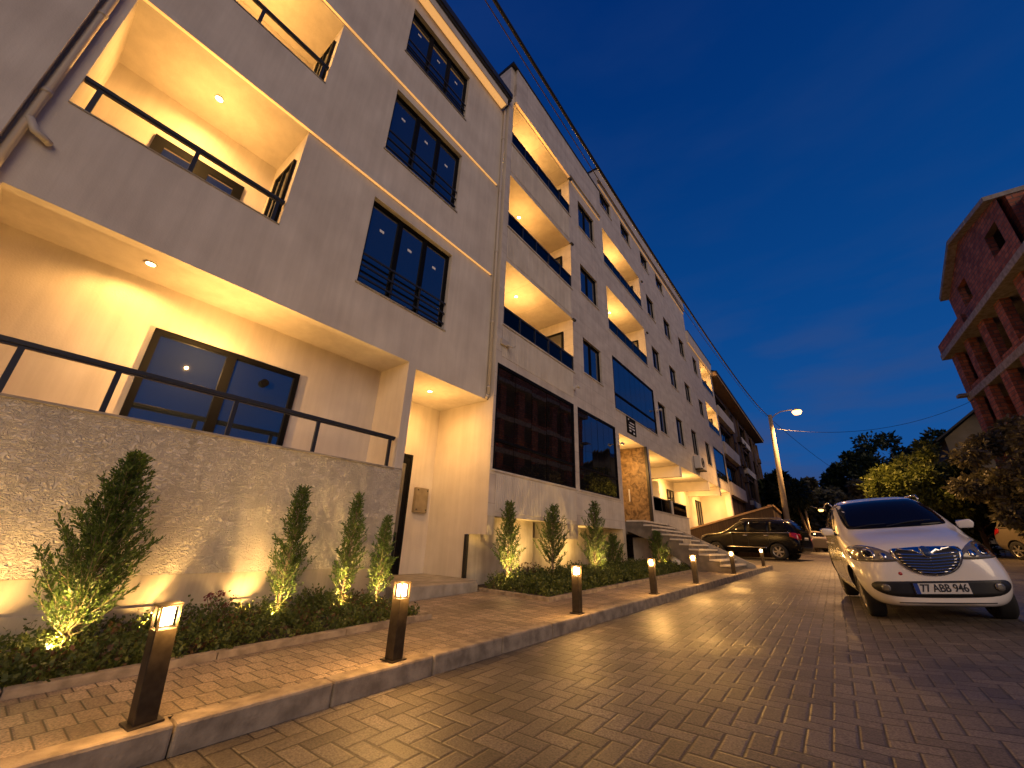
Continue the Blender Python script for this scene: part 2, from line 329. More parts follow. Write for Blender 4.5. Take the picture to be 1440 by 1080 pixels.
M['treeleaf'] = leafmat('broad_leaves', (.07, .10, .025), (.20, .24, .055), trans=.35)
M['darkleaf'] = leafmat('dark_leaves', (.014, .026, .010), (.035, .050, .018))
M['oliveleaf'] = leafmat('olive_leaves', (.10, .09, .05), (.19, .18, .10))
M['bark'] = vary(mat('bark', rough=.9), (.06, .04, .026), (.14, .10, .065), 14, 6, .6, 40, .01, stretch=(1, 1, .25))[0]
M['palebark'] = vary(mat('pale_bark', rough=.9), (.16, .12, .08), (.26, .2, .13), 30, 6)[0]
# ------------------------------------------------------------------ ground, road, pavement
def sheet(name, x0, x1, y0, y1, nx, ny, dz, m, clipf=None):
    b = MB(); vs = []
    for j in range(ny + 1):
        for i in range(nx + 1):
            x = x0 + (x1 - x0) * i / nx; y = y0 + (y1 - y0) * j / ny; vs.append((x, y, zr(x, y) + dz))
    fs = [(j * (nx + 1) + i, j * (nx + 1) + i + 1, (j + 1) * (nx + 1) + i + 1, (j + 1) * (nx + 1) + i) for j in range(ny) for i in range(nx)]
    b.add(vs, fs); return b.build(name, m)
def kx(y): return -2.82 + .055 * y       # street face of the kerb
b = MB(); xs = [-900, -40, -8, -6, 0, .5, 1.1, 1.7, 2.2, 3, 14, 60, 900]; ys = [-900, -40, 0, 20, 40, 60, 90, 150, 900]
b.add([(x, y, zr(max(-40, min(x, 60)), max(y, -60)) - .03) for y in ys for x in xs], [(j * 13 + i, j * 13 + i + 1, j * 13 + i + 14, j * 13 + i + 13) for j in range(8) for i in range(12)])
tag(b.build('ground', M['ground']), kind='structure')
b = MB(); vs = []; fs = []
ys = [-8, 0, 4, 8, 12, 16.6, 17.6, 22, 30, 45, 70]
for y in ys:
    xl = kx(y) if y <= 17 else (-12 if y < 45 else -4)
    row = [xl] + [max(xl + .001, q) for q in (0, .55, 1.1, 1.65, 2.2, 4, 14 if y < 45 else 5)]
    vs += [(x, y, zr(x, y) + .0) for x in row]
n = 8; fs = [(j * n + i, j * n + i + 1, (j + 1) * n + i + 1, (j + 1) * n + i) for j in range(len(ys) - 1) for i in range(n - 1)]
b.add(vs, fs); tag(b.build('road', M['road']), kind='structure')
# pavement (plane raised 0.13)
b = MB(); vs = []
ys = [-8, -4, 0, 4, 8, 12, 15, 17]
for y in ys:
    for x in (-7, -5, kx(y) - .14): vs.append((x, y, zr(x, y) + .13))
b.add(vs, [(j * 3 + i, j * 3 + i + 1, j * 3 + i + 4, j * 3 + i + 3) for j in range(len(ys) - 1) for i in range(2)])
b.quad((-7, 17, zr(-7, 17) + .13), (kx(17) - .14, 17, zr(-2, 17) + .13), (kx(17) - .14, 17, zr(-2, 17) - .2), (-7, 17, zr(-7, 17) - .2))
tag(b.build('pavement', M['walk']), kind='structure')
def kerbline(name, pts, wd, hgt, dz, seg, mt_, bev=.012, below=.25):
    b = MB()
    for (x0, y0), (x1, y1) in zip(pts[:-1], pts[1:]):
        L = math.hypot(x1 - x0, y1 - y0); k = max(1, round(L / seg)); dx, dy = (x1 - x0) / L, (y1 - y0) / L; nx, ny = -dy, dx
        for i in range(k):
            a = L * i / k + .003; e = L * (i + 1) / k - .003; vs = []
            j = random.uniform(-.003, .003)
            for t_ in (a, e):
                for o in (0, wd):
                    x = x0 + dx * t_ + nx * (o + j); y = y0 + dy * t_ + ny * (o + j); g = zr(x, y) + dz
                    vs += [(x, y, g - below), (x, y, g + hgt)]
            b.add(vs, [(0, 1, 3, 2), (4, 6, 7, 5), (0, 4, 5, 1), (2, 3, 7, 6), (0, 2, 6, 4), (1, 5, 7, 3)])
    return tag(b.build(name, mt_, bevel=bev), kind='structure')
kerbline('kerb', [(kx(-6), -6), (kx(0.12), 0.12), (kx(17), 17)], .15, .004, .13, .82, M['kerb'], .016)
# planting bed edging
bed1 = [(-5.02, 3.62), (-3.87, 3.56), (-3.97, .4), (-4.1, -4)]
bed2 = [(-3.28, 13.2), (-3.5, 5.38), (-5.05, 5.62)]
kerbline('bed_edging', [(-4.03, -4), (-3.91, .4), (-3.82, 3.52)], .09, .05, .13, .9, M['kerb'], .006)
kerbline('bed_edging', [(-3.82, 3.52), (-4.98, 3.62)], .09, .05, .13, .9, M['kerb'], .006)
kerbline('bed_edging', [(-3.44, 5.38), (-3.22, 13.2)], .09, .05, .13, .9, M['kerb'], .006)
kerbline('bed_edging', [(-5.05, 5.66), (-3.50, 5.40)], .09, .05, .13, .9, M['kerb'], .006)
def soil(poly):
    b = MB(); n = len(poly); b.add([(x, y, zr(x, y) + .145) for x, y in poly], [tuple(range(n))]); tag(b.build('soil_bed', M['soil']), kind='structure')
soil([(-4.03, -4), (-3.94, .4), (-3.86, 3.5), (-5.29, 3.6), (-5.29, -4)])
soil([(-3.48, 5.42), (-3.26, 13.2), (-5.6, 13.2), (-5.6, 5.75)])
# ------------------------------------------------------------------ apartment walls
def panel(b, X, y0, y1, z0, z1, holes, m=0):
    ys = sorted({y0, y1, *[q for h in holes for q in h[:2] if y0 < q < y1]}); zs = sorted({z0, z1, *[q for h in holes for q in h[2:4] if z0 < q < z1]})
    for a, c in zip(ys[:-1], ys[1:]):
        for d, e in zip(zs[:-1], zs[1:]):
            ym, zm = (a + c) / 2, (d + e) / 2
            if any(h[0] < ym < h[1] and h[2] < zm < h[3] for h in holes): continue
            b.quad((X, a, d), (X, c, d), (X, c, e), (X, a, e), m)
def reveal(b, X, D, h, m=0, sides='lrtb'):
    y0, y1, z0, z1 = h
    if 'l' in sides: b.quad((X, y0, z0), (X - D, y0, z0), (X - D, y0, z1), (X, y0, z1), m)
    if 'r' in sides: b.quad((X, y1, z0), (X - D, y1, z0), (X - D, y1, z1), (X, y1, z1), m)
    if 't' in sides: b.quad((X, y0, z1), (X, y1, z1), (X - D, y1, z1), (X - D, y0, z1), m)
    if 'b' in sides: b.quad((X, y0, z0), (X, y1, z0), (X - D, y1, z0), (X - D, y0, z0), m)
def window(par, X, h, cuts=(), fw=.055, name='window', stickers=False, depth=.05, gm='glass', lab=None):
    """frame on plane X (front), opening h=(y0,y1,z0,z1); cuts are mullion positions 0..1"""
    y0, y1, z0, z1 = h; b = MB()
    b.box(X - depth, X, y0, y0 + fw, z0, z1); b.box(X - depth, X, y1 - fw, y1, z0, z1)
    b.box(X - depth, X, y0 + fw, y1 - fw, z0, z0 + fw); b.box(X - depth, X, y0 + fw, y1 - fw, z1 - fw, z1)
    es = [y0 + fw]
    for c in cuts:
        y = y0 + (y1 - y0) * c; b.box(X - depth, X, y - fw * .8, y + fw * .8, z0 + fw, z1 - fw); es += [y - fw * .8, y + fw * .8]
    es.append(y1 - fw)
    o = b.build(name, M['frame'], par)
    if lab: o['label'] = lab
    for i in range(0, len(es), 2):
        a, c = es[i], es[i + 1]; p = MB(); t = random.uniform(-.002, .002)
        p.box(X - depth + .012, X - depth + .02 + t, a, c, z0 + fw, z1 - fw); p.build('pane', M[gm], o)
        if stickers:
            s = MB(); yc = a + (c - a) * .5 - .02; zc = z0 + (z1 - z0) * (.72 if random.random() < .7 else .66); s.box(X - depth + .0235, X - depth + .0245, yc - .045, yc + .045, zc - .02, zc + .035); s.build('sticker', M['sticker'], o)
    return o
WARM = (1.0, .50, .125)
def downlight(par, x, y, z, p=14, r=.045, dy=0):
    b = MB(); b.lathe([(r * 1.35, 0), (r * 1.35, -.012), (r, -.012), (r, -.004)], (x, y, z), n=20)
    o = b.build('downlight', M['white_metal'], par)
    g = MB(); g.lathe([(r, -.006), (.0001, -.006)], (x, y, z), n=20); g.build('lamp_disc', M['discglow'], o, fixn=False)
    lamp('light', 'SPOT', (x, y, z - .03), p * 3.4, WARM, par, .03, spot_size=R(168), spot_blend=.45)
    lamp('light', 'POINT', (x + .05, y + dy, z - .8), p * 5.0, WARM, par, .012)  # unseen fill hung in mid-air, added to spread light over ceiling and walls
XA = -5.3
bA = thing('apartment_building', 'cream stucco apartment block nearest the camera with three triple windows and railed balconies', 'building', (XA, 2, 0), group=None)
holesA = [(-.8, 3.78, 1.99, 3.84), (-.75, 1.31, 5.0, 6.88), (-.75, 1.31, 8.08, 9.76), (-.75, 1.31, 11.1, 12.6), (2.56, 4.48, 4.8, 6.63), (2.55, 4.44, 7.83, 9.58), (2.54, 4.4, 10.83, 12.48), (3.94, 5.9, .57, 3.76)]
b = MB()
panel(b, XA, -.94, 5.9, 1.99, 13.15, holesA)
for h in holesA[4:7]: reveal(b, XA, .14, h)
D = [.82, 1.15, 1.15, 1.15]
for h, d in zip(holesA[:4], D):
    reveal(b, XA, d, h, sides='lrb')
    # ceiling with a beam at the front, back wall
    b.quad((XA, h[0], h[3]), (XA, h[1], h[3]), (XA - .2, h[1], h[3]), (XA - .2, h[0], h[3]))
    b.quad((XA - d, h[0], h[2]), (XA - d, h[1], h[2]), (XA - d, h[1], h[3] + .0), (XA - d, h[0], h[3] + .0))
    b.quad((XA - .2, h[0], h[3] - .0), (XA - .2, h[1], h[3]), (XA - d, h[1], h[3] - .0), (XA - d, h[0], h[3] - .0))
# roof and ends
b.quad((XA, -.94, 13.15), (XA, 5.9, 13.15), (XA - 9, 5.9, 13.15), (XA - 9, -.94, 13.15)); b.quad((XA, 5.9, 12), (XA - 9, 5.9, 12), (XA - 9, 5.9, 13.15), (XA, 5.9, 13.15))
# projecting bay at the left edge
b.box(XA, XA + .13, -6, -.94, -.3, 13.15)
b.quad((XA - 9, -6, -.3), (XA, -6, -.3), (XA, -6, 13.15), (XA - 9, -6, 13.15)); b.quad((XA - 9, -6, 13.15), (XA, -6, 13.15), (XA, -.94, 13.15), (XA - 9, -.94, 13.15))
b.build('wall', M['stucco'], bA)
b = MB(); panel(b, XA, -.94, 3.94, .57, 1.99, []); panel(b, XA, 3.78, 3.94, 1.99, 2.0, [])
b.build('lower_wall', M['coarse'], bA)
b = MB(); b.box(XA - .3, XA - .012, -.94, 3.93, -.4, .57); b.box(XA - .1, XA + .012, -.94, 3.92, -.4, .30)
b.build('plinth', M['plinth'], bA, bevel=.004)
b = MB()   # parapet and sill slabs
b.box(XA - .20, XA + .02, -.8, 3.775, 1.975, 2.0)
b.build('parapet_coping', M['concrete'], bA, bevel=.003)
for h in holesA[1:4]: b = MB(); b.box(XA - .15, XA + .012, h[0], h[1], h[2] - .012, h[2] + .004); b.build('sill', M['concrete'], bA)
for h in holesA[4:7]: b = MB(); b.box(XA - .1, XA + .02, h[0] - .03, h[1] + .03, h[2] - .02, h[2] + .008); b.build('sill', M['concrete'], bA)
b = MB()
for z0, z1 in ((6.88, 6.97), (9.78, 9.87)): b.prism([(XA, z0), (XA + .05, z0 + .005), (XA + .05, z1 - .02), (XA, z1)], 'y', -.9, 5.72)
b.build('cornice', M['stucco'], bA)
b = MB(); b.box(XA, XA + .22, -6, 5.74, 12.86, 13.13); b.build('eaves', M['stucco'], bA)
b = MB(); b.box(XA - .1, XA + .27, -6.05, 5.86, 13.134, 13.27); b.box(XA + .18, XA + .3, -6.05, 5.86, 13.22, 13.42); b.build('roof_edge', M['darkpipe'], bA)
# glowing panels added as warm light painted onto the eaves and cornice undersides
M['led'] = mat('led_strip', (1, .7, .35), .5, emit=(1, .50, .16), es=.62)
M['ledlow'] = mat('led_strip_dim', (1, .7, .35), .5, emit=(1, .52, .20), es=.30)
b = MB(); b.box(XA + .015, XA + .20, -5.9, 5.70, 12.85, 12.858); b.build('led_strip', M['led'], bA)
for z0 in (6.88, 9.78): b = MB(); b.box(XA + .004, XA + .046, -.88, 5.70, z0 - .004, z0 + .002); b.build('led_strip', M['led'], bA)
# porch
b = MB(); PX = -6.8
b.quad((PX, 3.94, .1), (PX, 5.9, .1), (PX, 5.9, 3.76), (PX, 3.94, 3.76)); b.quad((XA, 3.94, .1), (PX, 3.94, .1), (PX, 3.94, 3.76), (XA, 3.94, 3.76))
b.quad((XA, 3.94, 3.76), (XA, 5.9, 3.76), (PX, 5.9, 3.76), (PX, 3.94, 3.76))
b.quad((PX, 5.9, .0), (-5.66, 5.9, .0), (-5.66, 5.9, 1.08), (PX, 5.9, 1.08)); b.quad((PX, 5.9, 1.08), (-5.15, 5.9, 1.08), (-5.15, 5.9, 3.76), (PX, 5.9, 3.76))
b.quad((XA, 5.9, 3.76), (-5.15, 5.9, 3.76), (-5.15, 5.9, 15.0), (XA, 5.9, 15.0))
b.build('porch_wall', M['stucco'], bA)
b = MB(); b.box(PX, -5.03, 3.95, 5.62, -.1, .31); b.box(PX, -5.3, 5.62, 5.9, -.1, .31); b.build('door_step', M['concrete'], bA, bevel=.008)
b = MB(); b.box(PX, PX + .05, 4.25, 4.31, .31, 2.6); b.box(PX, PX + .05, 5.2, 5.26, .31, 2.6); b.box(PX, PX + .05, 4.31, 5.2, 2.54, 2.6); b.box(PX, PX + .035, 4.31, 5.2, .31, 2.54)
dr = b.build('entrance_door', M['frame'], bA, bevel=.003)
p = MB(); p.box(PX + .036, PX + .045, 4.42, 5.1, .5, 2.4); p.build('pane', M['glass'], dr)
p = MB(); p.tube([(PX + .05, 4.45, 1.2), (PX + .1, 4.45, 1.2), (PX + .1, 4.45, 1.6), (PX + .05, 4.45, 1.6)], .012); p.build('handle', M['white_metal'], dr)
b = MB(); b.box(PX, PX + .09, 5.42, 5.75, 1.46, 1.96)
cb = b.build('meter_cabinet', vary(mat('cabinet_paint', rough=.45), (.20, .16, .10), (.26, .21, .14), 8)[0], bA, bevel=.008)
for y in (5.46, 5.71):
    for z in (1.52, 1.91): p = MB(); p.lathe([(.014, .09), (.014, .104), (.0001, .104)], (PX, y, z), 'x', 12); p.build('screw', M['darkpipe'], cb)
downlight(bA, -5.95, 4.84, 3.76, 12)
downlight(bA, -5.66, .32, 3.84, 18, dy=.8)
downlight(bA, -5.88, .26, 6.88, 15)
downlight(bA, -5.88, .26, 9.76, 15)
downlight(bA, -5.88, .26, 12.6, 12)
# balcony doors of block A
window(bA, XA - .82 + .05, (.62, 2.38, 1.95, 3.27), (.48,), .07, 'balcony_door', lab='wide sliding balcony door of the ground balcony')
b = MB(); b.lathe([(.055, 0), (.055, .012), (.0001, .012)], (XA - .83 + .066, 1.93, 2.98), 'x', 20); b.build('round_vent', M['frame'], bA)
for z in (5.05, 8.1, 11.1):
    window(bA, XA - 1.15 + .04, (-.14, .98, z, z + 1.08), (.5,), .13, 'balcony_door', depth=.03)
    b = MB(); y = 1.305
    b.box(-6.1, -6.04, y - .04, y, z, z + 1.3); b.box(-5.5, -5.44, y - .04, y, z, z + 1.3); b.box(-6.04, -5.5, y - .04, y, z + 1.24, z + 1.3); b.box(-5.8, -5.76, y - .04, y, z, z + 1.24)
    d = b.build('balcony_door', M['frame'], bA)
    p = MB(); p.box(-6.04, -5.5, y - .02, y - .012, z, z + 1.24); p.build('pane', M['glass'], d)
# triple windows with guards
for h in holesA[4:7]:
    wd = window(bA, XA - .09, h, (.345, .66), .06, stickers=True)
    g = MB(); H = h[3] - h[2]
    for f in (.09, .22, .35): 
        z = h[2] + H * f * .95; g.box(XA - .05, XA - .025, h[0] + .01, h[1] - .01, z - .016, z + .016)
    for f in (.345, .66): y = h[0] + (h[1] - h[0]) * f; g.box(XA - .075, XA - .045, y - .015, y + .015, h[2] + .02, h[2] + H * .36)
    g.build('window_guard', M['rail'], bA)
# railings of block A
def railing(par, X, y0, y1, z0, zt, ys):
    b = MB(); b.box(X - .03, X + .03, y0, y1, zt - .035, zt + .01); b.box(X - .018, X + .018, y0 + .01, y1 - .01, zt - .055, zt - .035); r = b.build('railing', M['rail'], par, bevel=.004)
    for y in ys:
        p = MB(); p.box(X - .018, X + .018, y - .022, y + .022, z0, zt - .05); p.build('post', M['rail'], r)
    return r
railing(bA, XA - .045, -.8, 3.74, 2.0, 2.48, (-.22, .42, 1.47, 2.48, 3.66))
for z in (5.0, 8.08, 11.1): railing(bA, XA - .045, -.75, 1.30, z, z + .42, (-.62, .27, 1.22))
# downpipes
b = MB(); b.tube([(XA + .05, -.88, 13.0), (XA + .05, -.88, .2)], .036, 12)
for z in (2.9, 4.9, 6.2, 8.2, 10.3, 11.8): b.tube([(XA + .05, -.88, z), (XA + .05, -.88, z + .05)], .043, 12)
b.tube([(XA + .07, -.87, 4.55), (XA + .07, -.80, 4.44), (XA + .07, -.74, 4.42), (XA + .02, -.70, 4.42)], .035, 10)
b.build('downpipe', M['pvc'], bA, smooth=True)
b = MB(); b.tube([(XA + .06, 5.82, 12.9), (XA + .06, 5.82, 3.86)], .04, 12); b.tube([(XA + .06, 5.82, 3.86), (XA + .0, 5.82, 3.78)], .04, 12)
for z in (4.0, 5.6, 7.6, 9.6, 11.6): b.tube([(XA + .06, 5.82, z), (XA + .06, 5.82, z + .04)], .048, 12)
b.build('downpipe', M['pvc'], bA, smooth=True)
# ------------------------------------------------------------------ long block B/C/D
XB = -5.15
bB = thing('apartment_building', 'long stone-clad apartment block with lit balconies, glazed bays and stone porch', 'building', (XB, 16, 0))
bays = [(5.98, 9.38, 2.3, 4.65), (9.6, 12.2, 2.3, 4.65)]
balB = [(6.1, 9.45, 5.68, 7.5), (6.1, 9.45, 8.62, 10.45), (6.1, 9.45, 11.7, 13.42)]
winB = [(10.1, 11.4, 5.9, 7.15), (10.1, 11.4, 8.87, 10.07), (10.1, 11.4, 11.72, 13.0)]
glz = [(12.35, 16.7, 5.36, 7.43), (27.9, 31.1, 5.12, 7.15)]
balC = [(12.25, 16.35, 8.45, 10.42), (12.2, 16.35, 11.5, 13.3)]
balD = [(27.8, 31.0, 11.42, 13.35), (27.8, 31.0, 8.4, 10.25)]
winC = [(a, c, d, e) for a, c in ((17.2, 18.3), (19.85, 21.05), (22.65, 23.8)) for d, e in ((5.67, 7.08), (8.75, 9.92), (11.68, 12.88))]
winT = [(12.1, 13.3, 14.58, 15.42), (14.4, 15.55, 14.58, 15.42), (16.95, 18.05, 14.58, 15.42), (19.3, 20.6, 14.58, 15.42)]
winD = [(25.7, 26.85, d, e) for d, e in ((5.6, 7.02), (8.71, 9.78), (11.62, 12.8))]
H = bays + balB + winB + glz + balC + balD + winC + winT + winD
b = MB()
panel(b, XB, 5.9, 11.95, 1.42, 15.0, H); panel(b, XB, 11.95, 12.5, 1.42, 16.4, H)
panel(b, XB, 12.5, 24.9, 4.52, 16.4, H); panel(b, XB, 24.9, 31.5, 4.52, 14.3, H)
for h in bays + glz: reveal(b, XB, .1, h)
for h in winB + winC + winT + winD: reveal(b, XB, .12, h)
for h in balB + balC + balD:
    d = 1.35; reveal(b, XB, d, h); b.quad((XB - d, h[0], h[2]), (XB - d, h[1], h[2]), (XB - d, h[1], h[3]), (XB - d, h[0], h[3]))
b.quad((XB, 5.9, 15), (XB, 11.95, 15), (XB - 9, 11.95, 15), (XB - 9, 5.9, 15))
b.quad((XB, 5.9, 13.1), (XB - 9, 5.9, 13.1), (XB - 9, 5.9, 15), (XB, 5.9, 15))
b.quad((XB, 11.95, 14.9), (XB - 9, 11.95, 14.9), (XB - 9, 11.95, 16.4), (XB, 11.95, 16.4))
b.quad((XB, 11.95, 16.4), (XB, 24.9, 16.4), (XB - 9, 24.9, 16.4), (XB - 9, 11.95, 16.4))
b.quad((XB, 24.9, 14.3), (XB, 31.5, 14.3), (XB - 9, 31.5, 14.3), (XB - 9, 24.9, 14.3))
b.quad((XB, 24.9, 14.2), (XB - 9, 24.9, 14.2), (XB - 9, 24.9, 16.4), (XB, 24.9, 16.4)); b.quad((XB, 31.5, -.2), (XB - 9, 31.5, -.2), (XB - 9, 31.5, 14.3), (XB, 31.5, 14.3))
b.build('wall', M['tiles'], bB)
b = MB()   # ledge under the bay, alcoves
b.quad((XB, 5.9, 1.42), (XB, 12.5, 1.42), (-6.5, 12.5, 1.42), (-6.5, 5.9, 1.42))
b.box(-5.6, XB, 5.92, 6.12, 1.08, 1.419); b.box(-6.5, XB - .002, 8.66, 9.44, 1.07, 1.418); b.box(-6.5, XB, 12.3, 12.5, -.2, 1.418)
b.quad((-5.62, 5.9, -.2), (-5.62, 8.1, -.2), (-5.62, 8.1, 1.42), (-5.62, 5.9, 1.42)); b.quad((-5.62, 8.1, -.2), (-6.4, 8.1, -.2), (-6.4, 8.1, 1.42), (-5.62, 8.1, 1.42))
b.quad((-6.4, 8.1, -.2), (-6.4, 12.5, -.2), (-6.4, 12.5, 1.42), (-6.4, 8.1, 1.42)); b.box(-5.67, -5.6, 5.86, 5.92, -.2, 1.075, 1)
b.build('alcove_wall', [M['plinth'], M['darkpipe']], bB)
def flutes(y0, y1, z0, z1):
    b = MB(); n = int((y1 - y0) / .06); s = (y1 - y0) / n
    for i in range(n): b.prism([(XB + .001, y0 + i * s), (XB + .014, y0 + i * s + .008), (XB + .014, y0 + i * s + s * .6), (XB + .001, y0 + i * s + s * .72)], 'z', z0, z1)
    return b.build('ribbed_parapet', M['ribbed'], bB)
for z0, z1 in ((1.5, 2.24), (4.85, 5.62), (7.62, 8.56), (10.6, 11.62)): flutes(6.12, 9.4, z0, z1)
for h in bays + balB + balC + balD + glz + winB + winC + winD + winT: b = MB(); b.box(XB - .12, XB + .028, h[0] - .03, h[1] + .05, h[2] - .028, h[2] + .006); b.build('sill', M['ribbed'], bB)
b = MB()   # roof parapets standing proud of the wall
b.box(XB, XB + .09, 9.4, 11.95, 13.6, 15.02); b.box(XB, XB + .09, 6.1, 9.4, 13.45, 15.02); b.box(XB, XB + .1, 11.97, 24.9, 15.75, 16.42); b.box(XB, XB + .09, 24.92, 31.5, 13.45, 14.32)
b.box(XB, XB + .05, 9.45, 11.9, 13.45, 13.53); b.box(XB, XB + .05, 12.1, 24.85, 15.55, 15.64)
b.build('cornice', M['tiles'], bB)
b = MB(); b.box(XB - .3, XB + .12, 5.86, 11.94, 15.02, 15.06); b.box(XB - .3, XB + .13, 11.93, 24.95, 16.42, 16.46); b.box(XB - .3, XB + .12, 24.96, 31.55, 14.32, 14.36); b.box(XB - 9, XB + .12, 5.86, 5.9, 14.98, 15.05)
b.box(XB - 9, XB + .1, 11.9, 11.94, 16.4, 16.45)
b.build('roof_edge', M['darkpipe'], bB)
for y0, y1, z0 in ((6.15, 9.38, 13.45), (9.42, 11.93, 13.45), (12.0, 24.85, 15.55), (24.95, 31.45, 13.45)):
    b = MB(); b.box(XB + .004, XB + (.046 if y0 > 9.4 and y0 < 24 else .08), y0, y1, z0 - .006, z0 - .001); b.build('led_strip', M['ledlow'], bB)  # glowing panels added here too, for the warm light under the parapets
# glazed bays: sliding panels
def bay(h, n, zr_, gm='bayglass', X=XB - .03):
    y0, y1, z0, z1 = h; b = MB()
    b.box(X - .04, X + .03, y0, y1, z0, z0 + .05); b.box(X - .04, X + .03, y0, y1, z1 - .07, z1); b.box(X - .04, X + .03, y0, y0 + .05, z0, z1); b.box(X - .04, X + .03, y1 - .05, y1, z0, z1); b.box(X - .03, X + .035, y0 + .05, y1 - .05, zr_ - .02, zr_ + .035)
    o = b.build('glazed_bay', M['frame'], bB)
    s = (y1 - y0 - .1) / n
    for i in range(n):
        a = y0 + .05 + i * s; p = MB(); t = .003 * math.sin(i * 2.3)
        p.add([(X, a + .008, z0 + .05), (X + t, a + s - .008, z0 + .05), (X + t + random.uniform(-.002, .002), a + s - .008, z1 - .07), (X, a + .008, z1 - .07)], [(0, 1, 2, 3)])
        p.add([(X - .012, a, z0 + .05), (X - .012, a + s, z0 + .05), (X - .012, a + s, z1 - .07), (X - .012, a, z1 - .07)], [(0, 1, 2, 3)])
        p.build('pane', M[gm], o, fixn=False)
    return o
bay(bays[0], 5, 2.92); bay(bays[1], 6, 2.92)
bay(glz[0], 8, 5.95, 'glass'); bay(glz[1], 6, 5.6, 'glass')
for h in winB + winC + winD + winT: window(bB, XB - .07, h, (.48,) if h[1] - h[0] > 1.12 else (.5,), .05)
def glassrail(par, X, y0, y1, z0, z1, n=5):
    b = MB(); b.box(X - .025, X + .025, y0, y1, z1 - .04, z1); b.box(X - .02, X + .02, y0, y1, z0, z0 + .03)
    s = (y1 - y0) / n
    for i in range(n + 1): y = y0 + .02 + (y1 - y0 - .04) * i / n; b.box(X - .02, X + .02, y - .02, y + .02, z0 + .03, z1 - .04)
    o = b.build('glass_railing', M['rail'], par)
    for i in range(n):
        p = MB(); y = y0 + .02 + (y1 - y0 - .04) * i / n; p.box(X - .004, X + .004, y + .02, y + s - .03, z0 + .03, z1 - .04); p.build('pane', M['smoke'], o)
def sidedoor(par, y, x0, x1, z0, z1):
    b = MB(); b.box(x0, x0 + .06, y - .05, y - .002, z0, z1); b.box(x1 - .06, x1, y - .05, y - .002, z0, z1); b.box(x0 + .06, x1 - .06, y - .05, y - .002, z1 - .06, z1)
    d = b.build('balcony_door', M['frame'], par); p = MB(); p.box(x0 + .06, x1 - .06, y - .03, y - .02, z0, z1 - .06); p.build('pane', M['glass'], d)
for h in balB:
    glassrail(bB, XB - .03, h[0], h[1], h[2], h[2] + .5)
    downlight(bB, -5.88, 7.48, h[3], 19); sidedoor(bB, h[1], -6.3, -5.48, h[2], h[2] + 1.45)
    b = MB(); b.lathe([(.0001, -.06), (.045, -.06), (.05, .05), (.0001, .05)], (XB + .1, h[1] - .08, h[3] - .12), 'y', 12); b.tube([(XB, h[1] - .1, h[3] - .07), (XB + .1, h[1] - .1, h[3] - .09)], .014); b.build('security_camera', M['darkpipe'], bB, smooth=True)
for h in balC + balD:
    glassrail(bB, XB - .03, h[0], h[1], h[2], h[2] + .5); sidedoor(bB, h[1], -6.3, -5.48, h[2], h[2] + 1.45)
    downlight(bB, -5.88, h[0] + 1.9, h[3], 21)
    b = MB(); b.lathe([(.0001, -.06), (.045, -.06), (.05, .05), (.0001, .05)], (XB + .1, h[1] + .08, h[3] - .22), 'y', 12); b.build('security_camera', M['darkpipe'], bB, smooth=True)
for y, z in ((9.42, 5.15), (12.36, 4.1), (16.95, 6.55)):
    b = MB(); b.tube([(XB, y, z), (XB + .14, y, z + .02), (XB + .2, y - .06, z)], .016, 8); b.lathe([(.0001, -.07), (.04, -.07), (.045, .05), (.0001, .05)], (XB + .2, y - .1, z - .02), 'y', 12); b.box(XB, XB + .03, y - .05, y + .05, z - .05, z + .05); b.build('wall_spotlight', M['white_metal'], bB, smooth=False)
# small bracket lamp left over the first bay
b = MB(); b.box(XB, XB + .06, 6.02, 6.3, 5.12, 5.26); b.tube([(XB + .06, 6.2, 5.16), (XB + .16, 6.3, 5.1), (XB + .18, 6.36, 5.16)], .02, 8); b.build('wall_bracket', M['pvc'], bB)
# sign over the porch: black plate with white marks
b = MB(); b.box(XB + .002, XB + .03, 13.25, 14.08, 4.72, 5.34); sg = b.build('sign_plate', mat('sign_black', (.008, .008, .008), .9, spec=.1), bB, bevel=.004)
b = MB(); X0, X1 = XB + .0305, XB + .036
for y, z, wd, hh in ((13.36, 5.24, .09, .05), (13.5, 5.14, .42, .035), (13.4, 5.03, .5, .035), (13.4, 4.93, .22, .05), (13.7, 4.93, .24, .05), (13.42, 4.82, .16, .06), (13.78, 4.79, .14, .07)): b.box(X0, X1, y, y + wd, z - hh / 2, z + hh / 2)
b.build('sign_lettering', M['sticker'], sg)
# air conditioner
b = MB(); b.box(XB + .02, XB + .33, 22.3, 23.5, 4.84, 5.5); ac = b.build('air_conditioner', M['white_metal'], bB, bevel=.02)
b = MB(); b.lathe([(.26, 0), (.26, .02), (.2, .02), (.2, .0)], (XB + .33, 22.8, 5.18), 'x', 24)
for k in range(5): r_ = .04 + .035 * k; b.lathe([(r_, .008), (r_ + .008, .015), (r_ + .012, .008)], (XB + .33, 22.8, 5.18), 'x', 20)
b.build('fan_grille', M['darkpipe'], ac)
b = MB(); b.box(XB, XB + .36, 22.45, 22.5, 4.78, 4.83); b.box(XB, XB + .36, 23.3, 23.35, 4.78, 4.83); b.build('bracket', M['darkpipe'], ac)
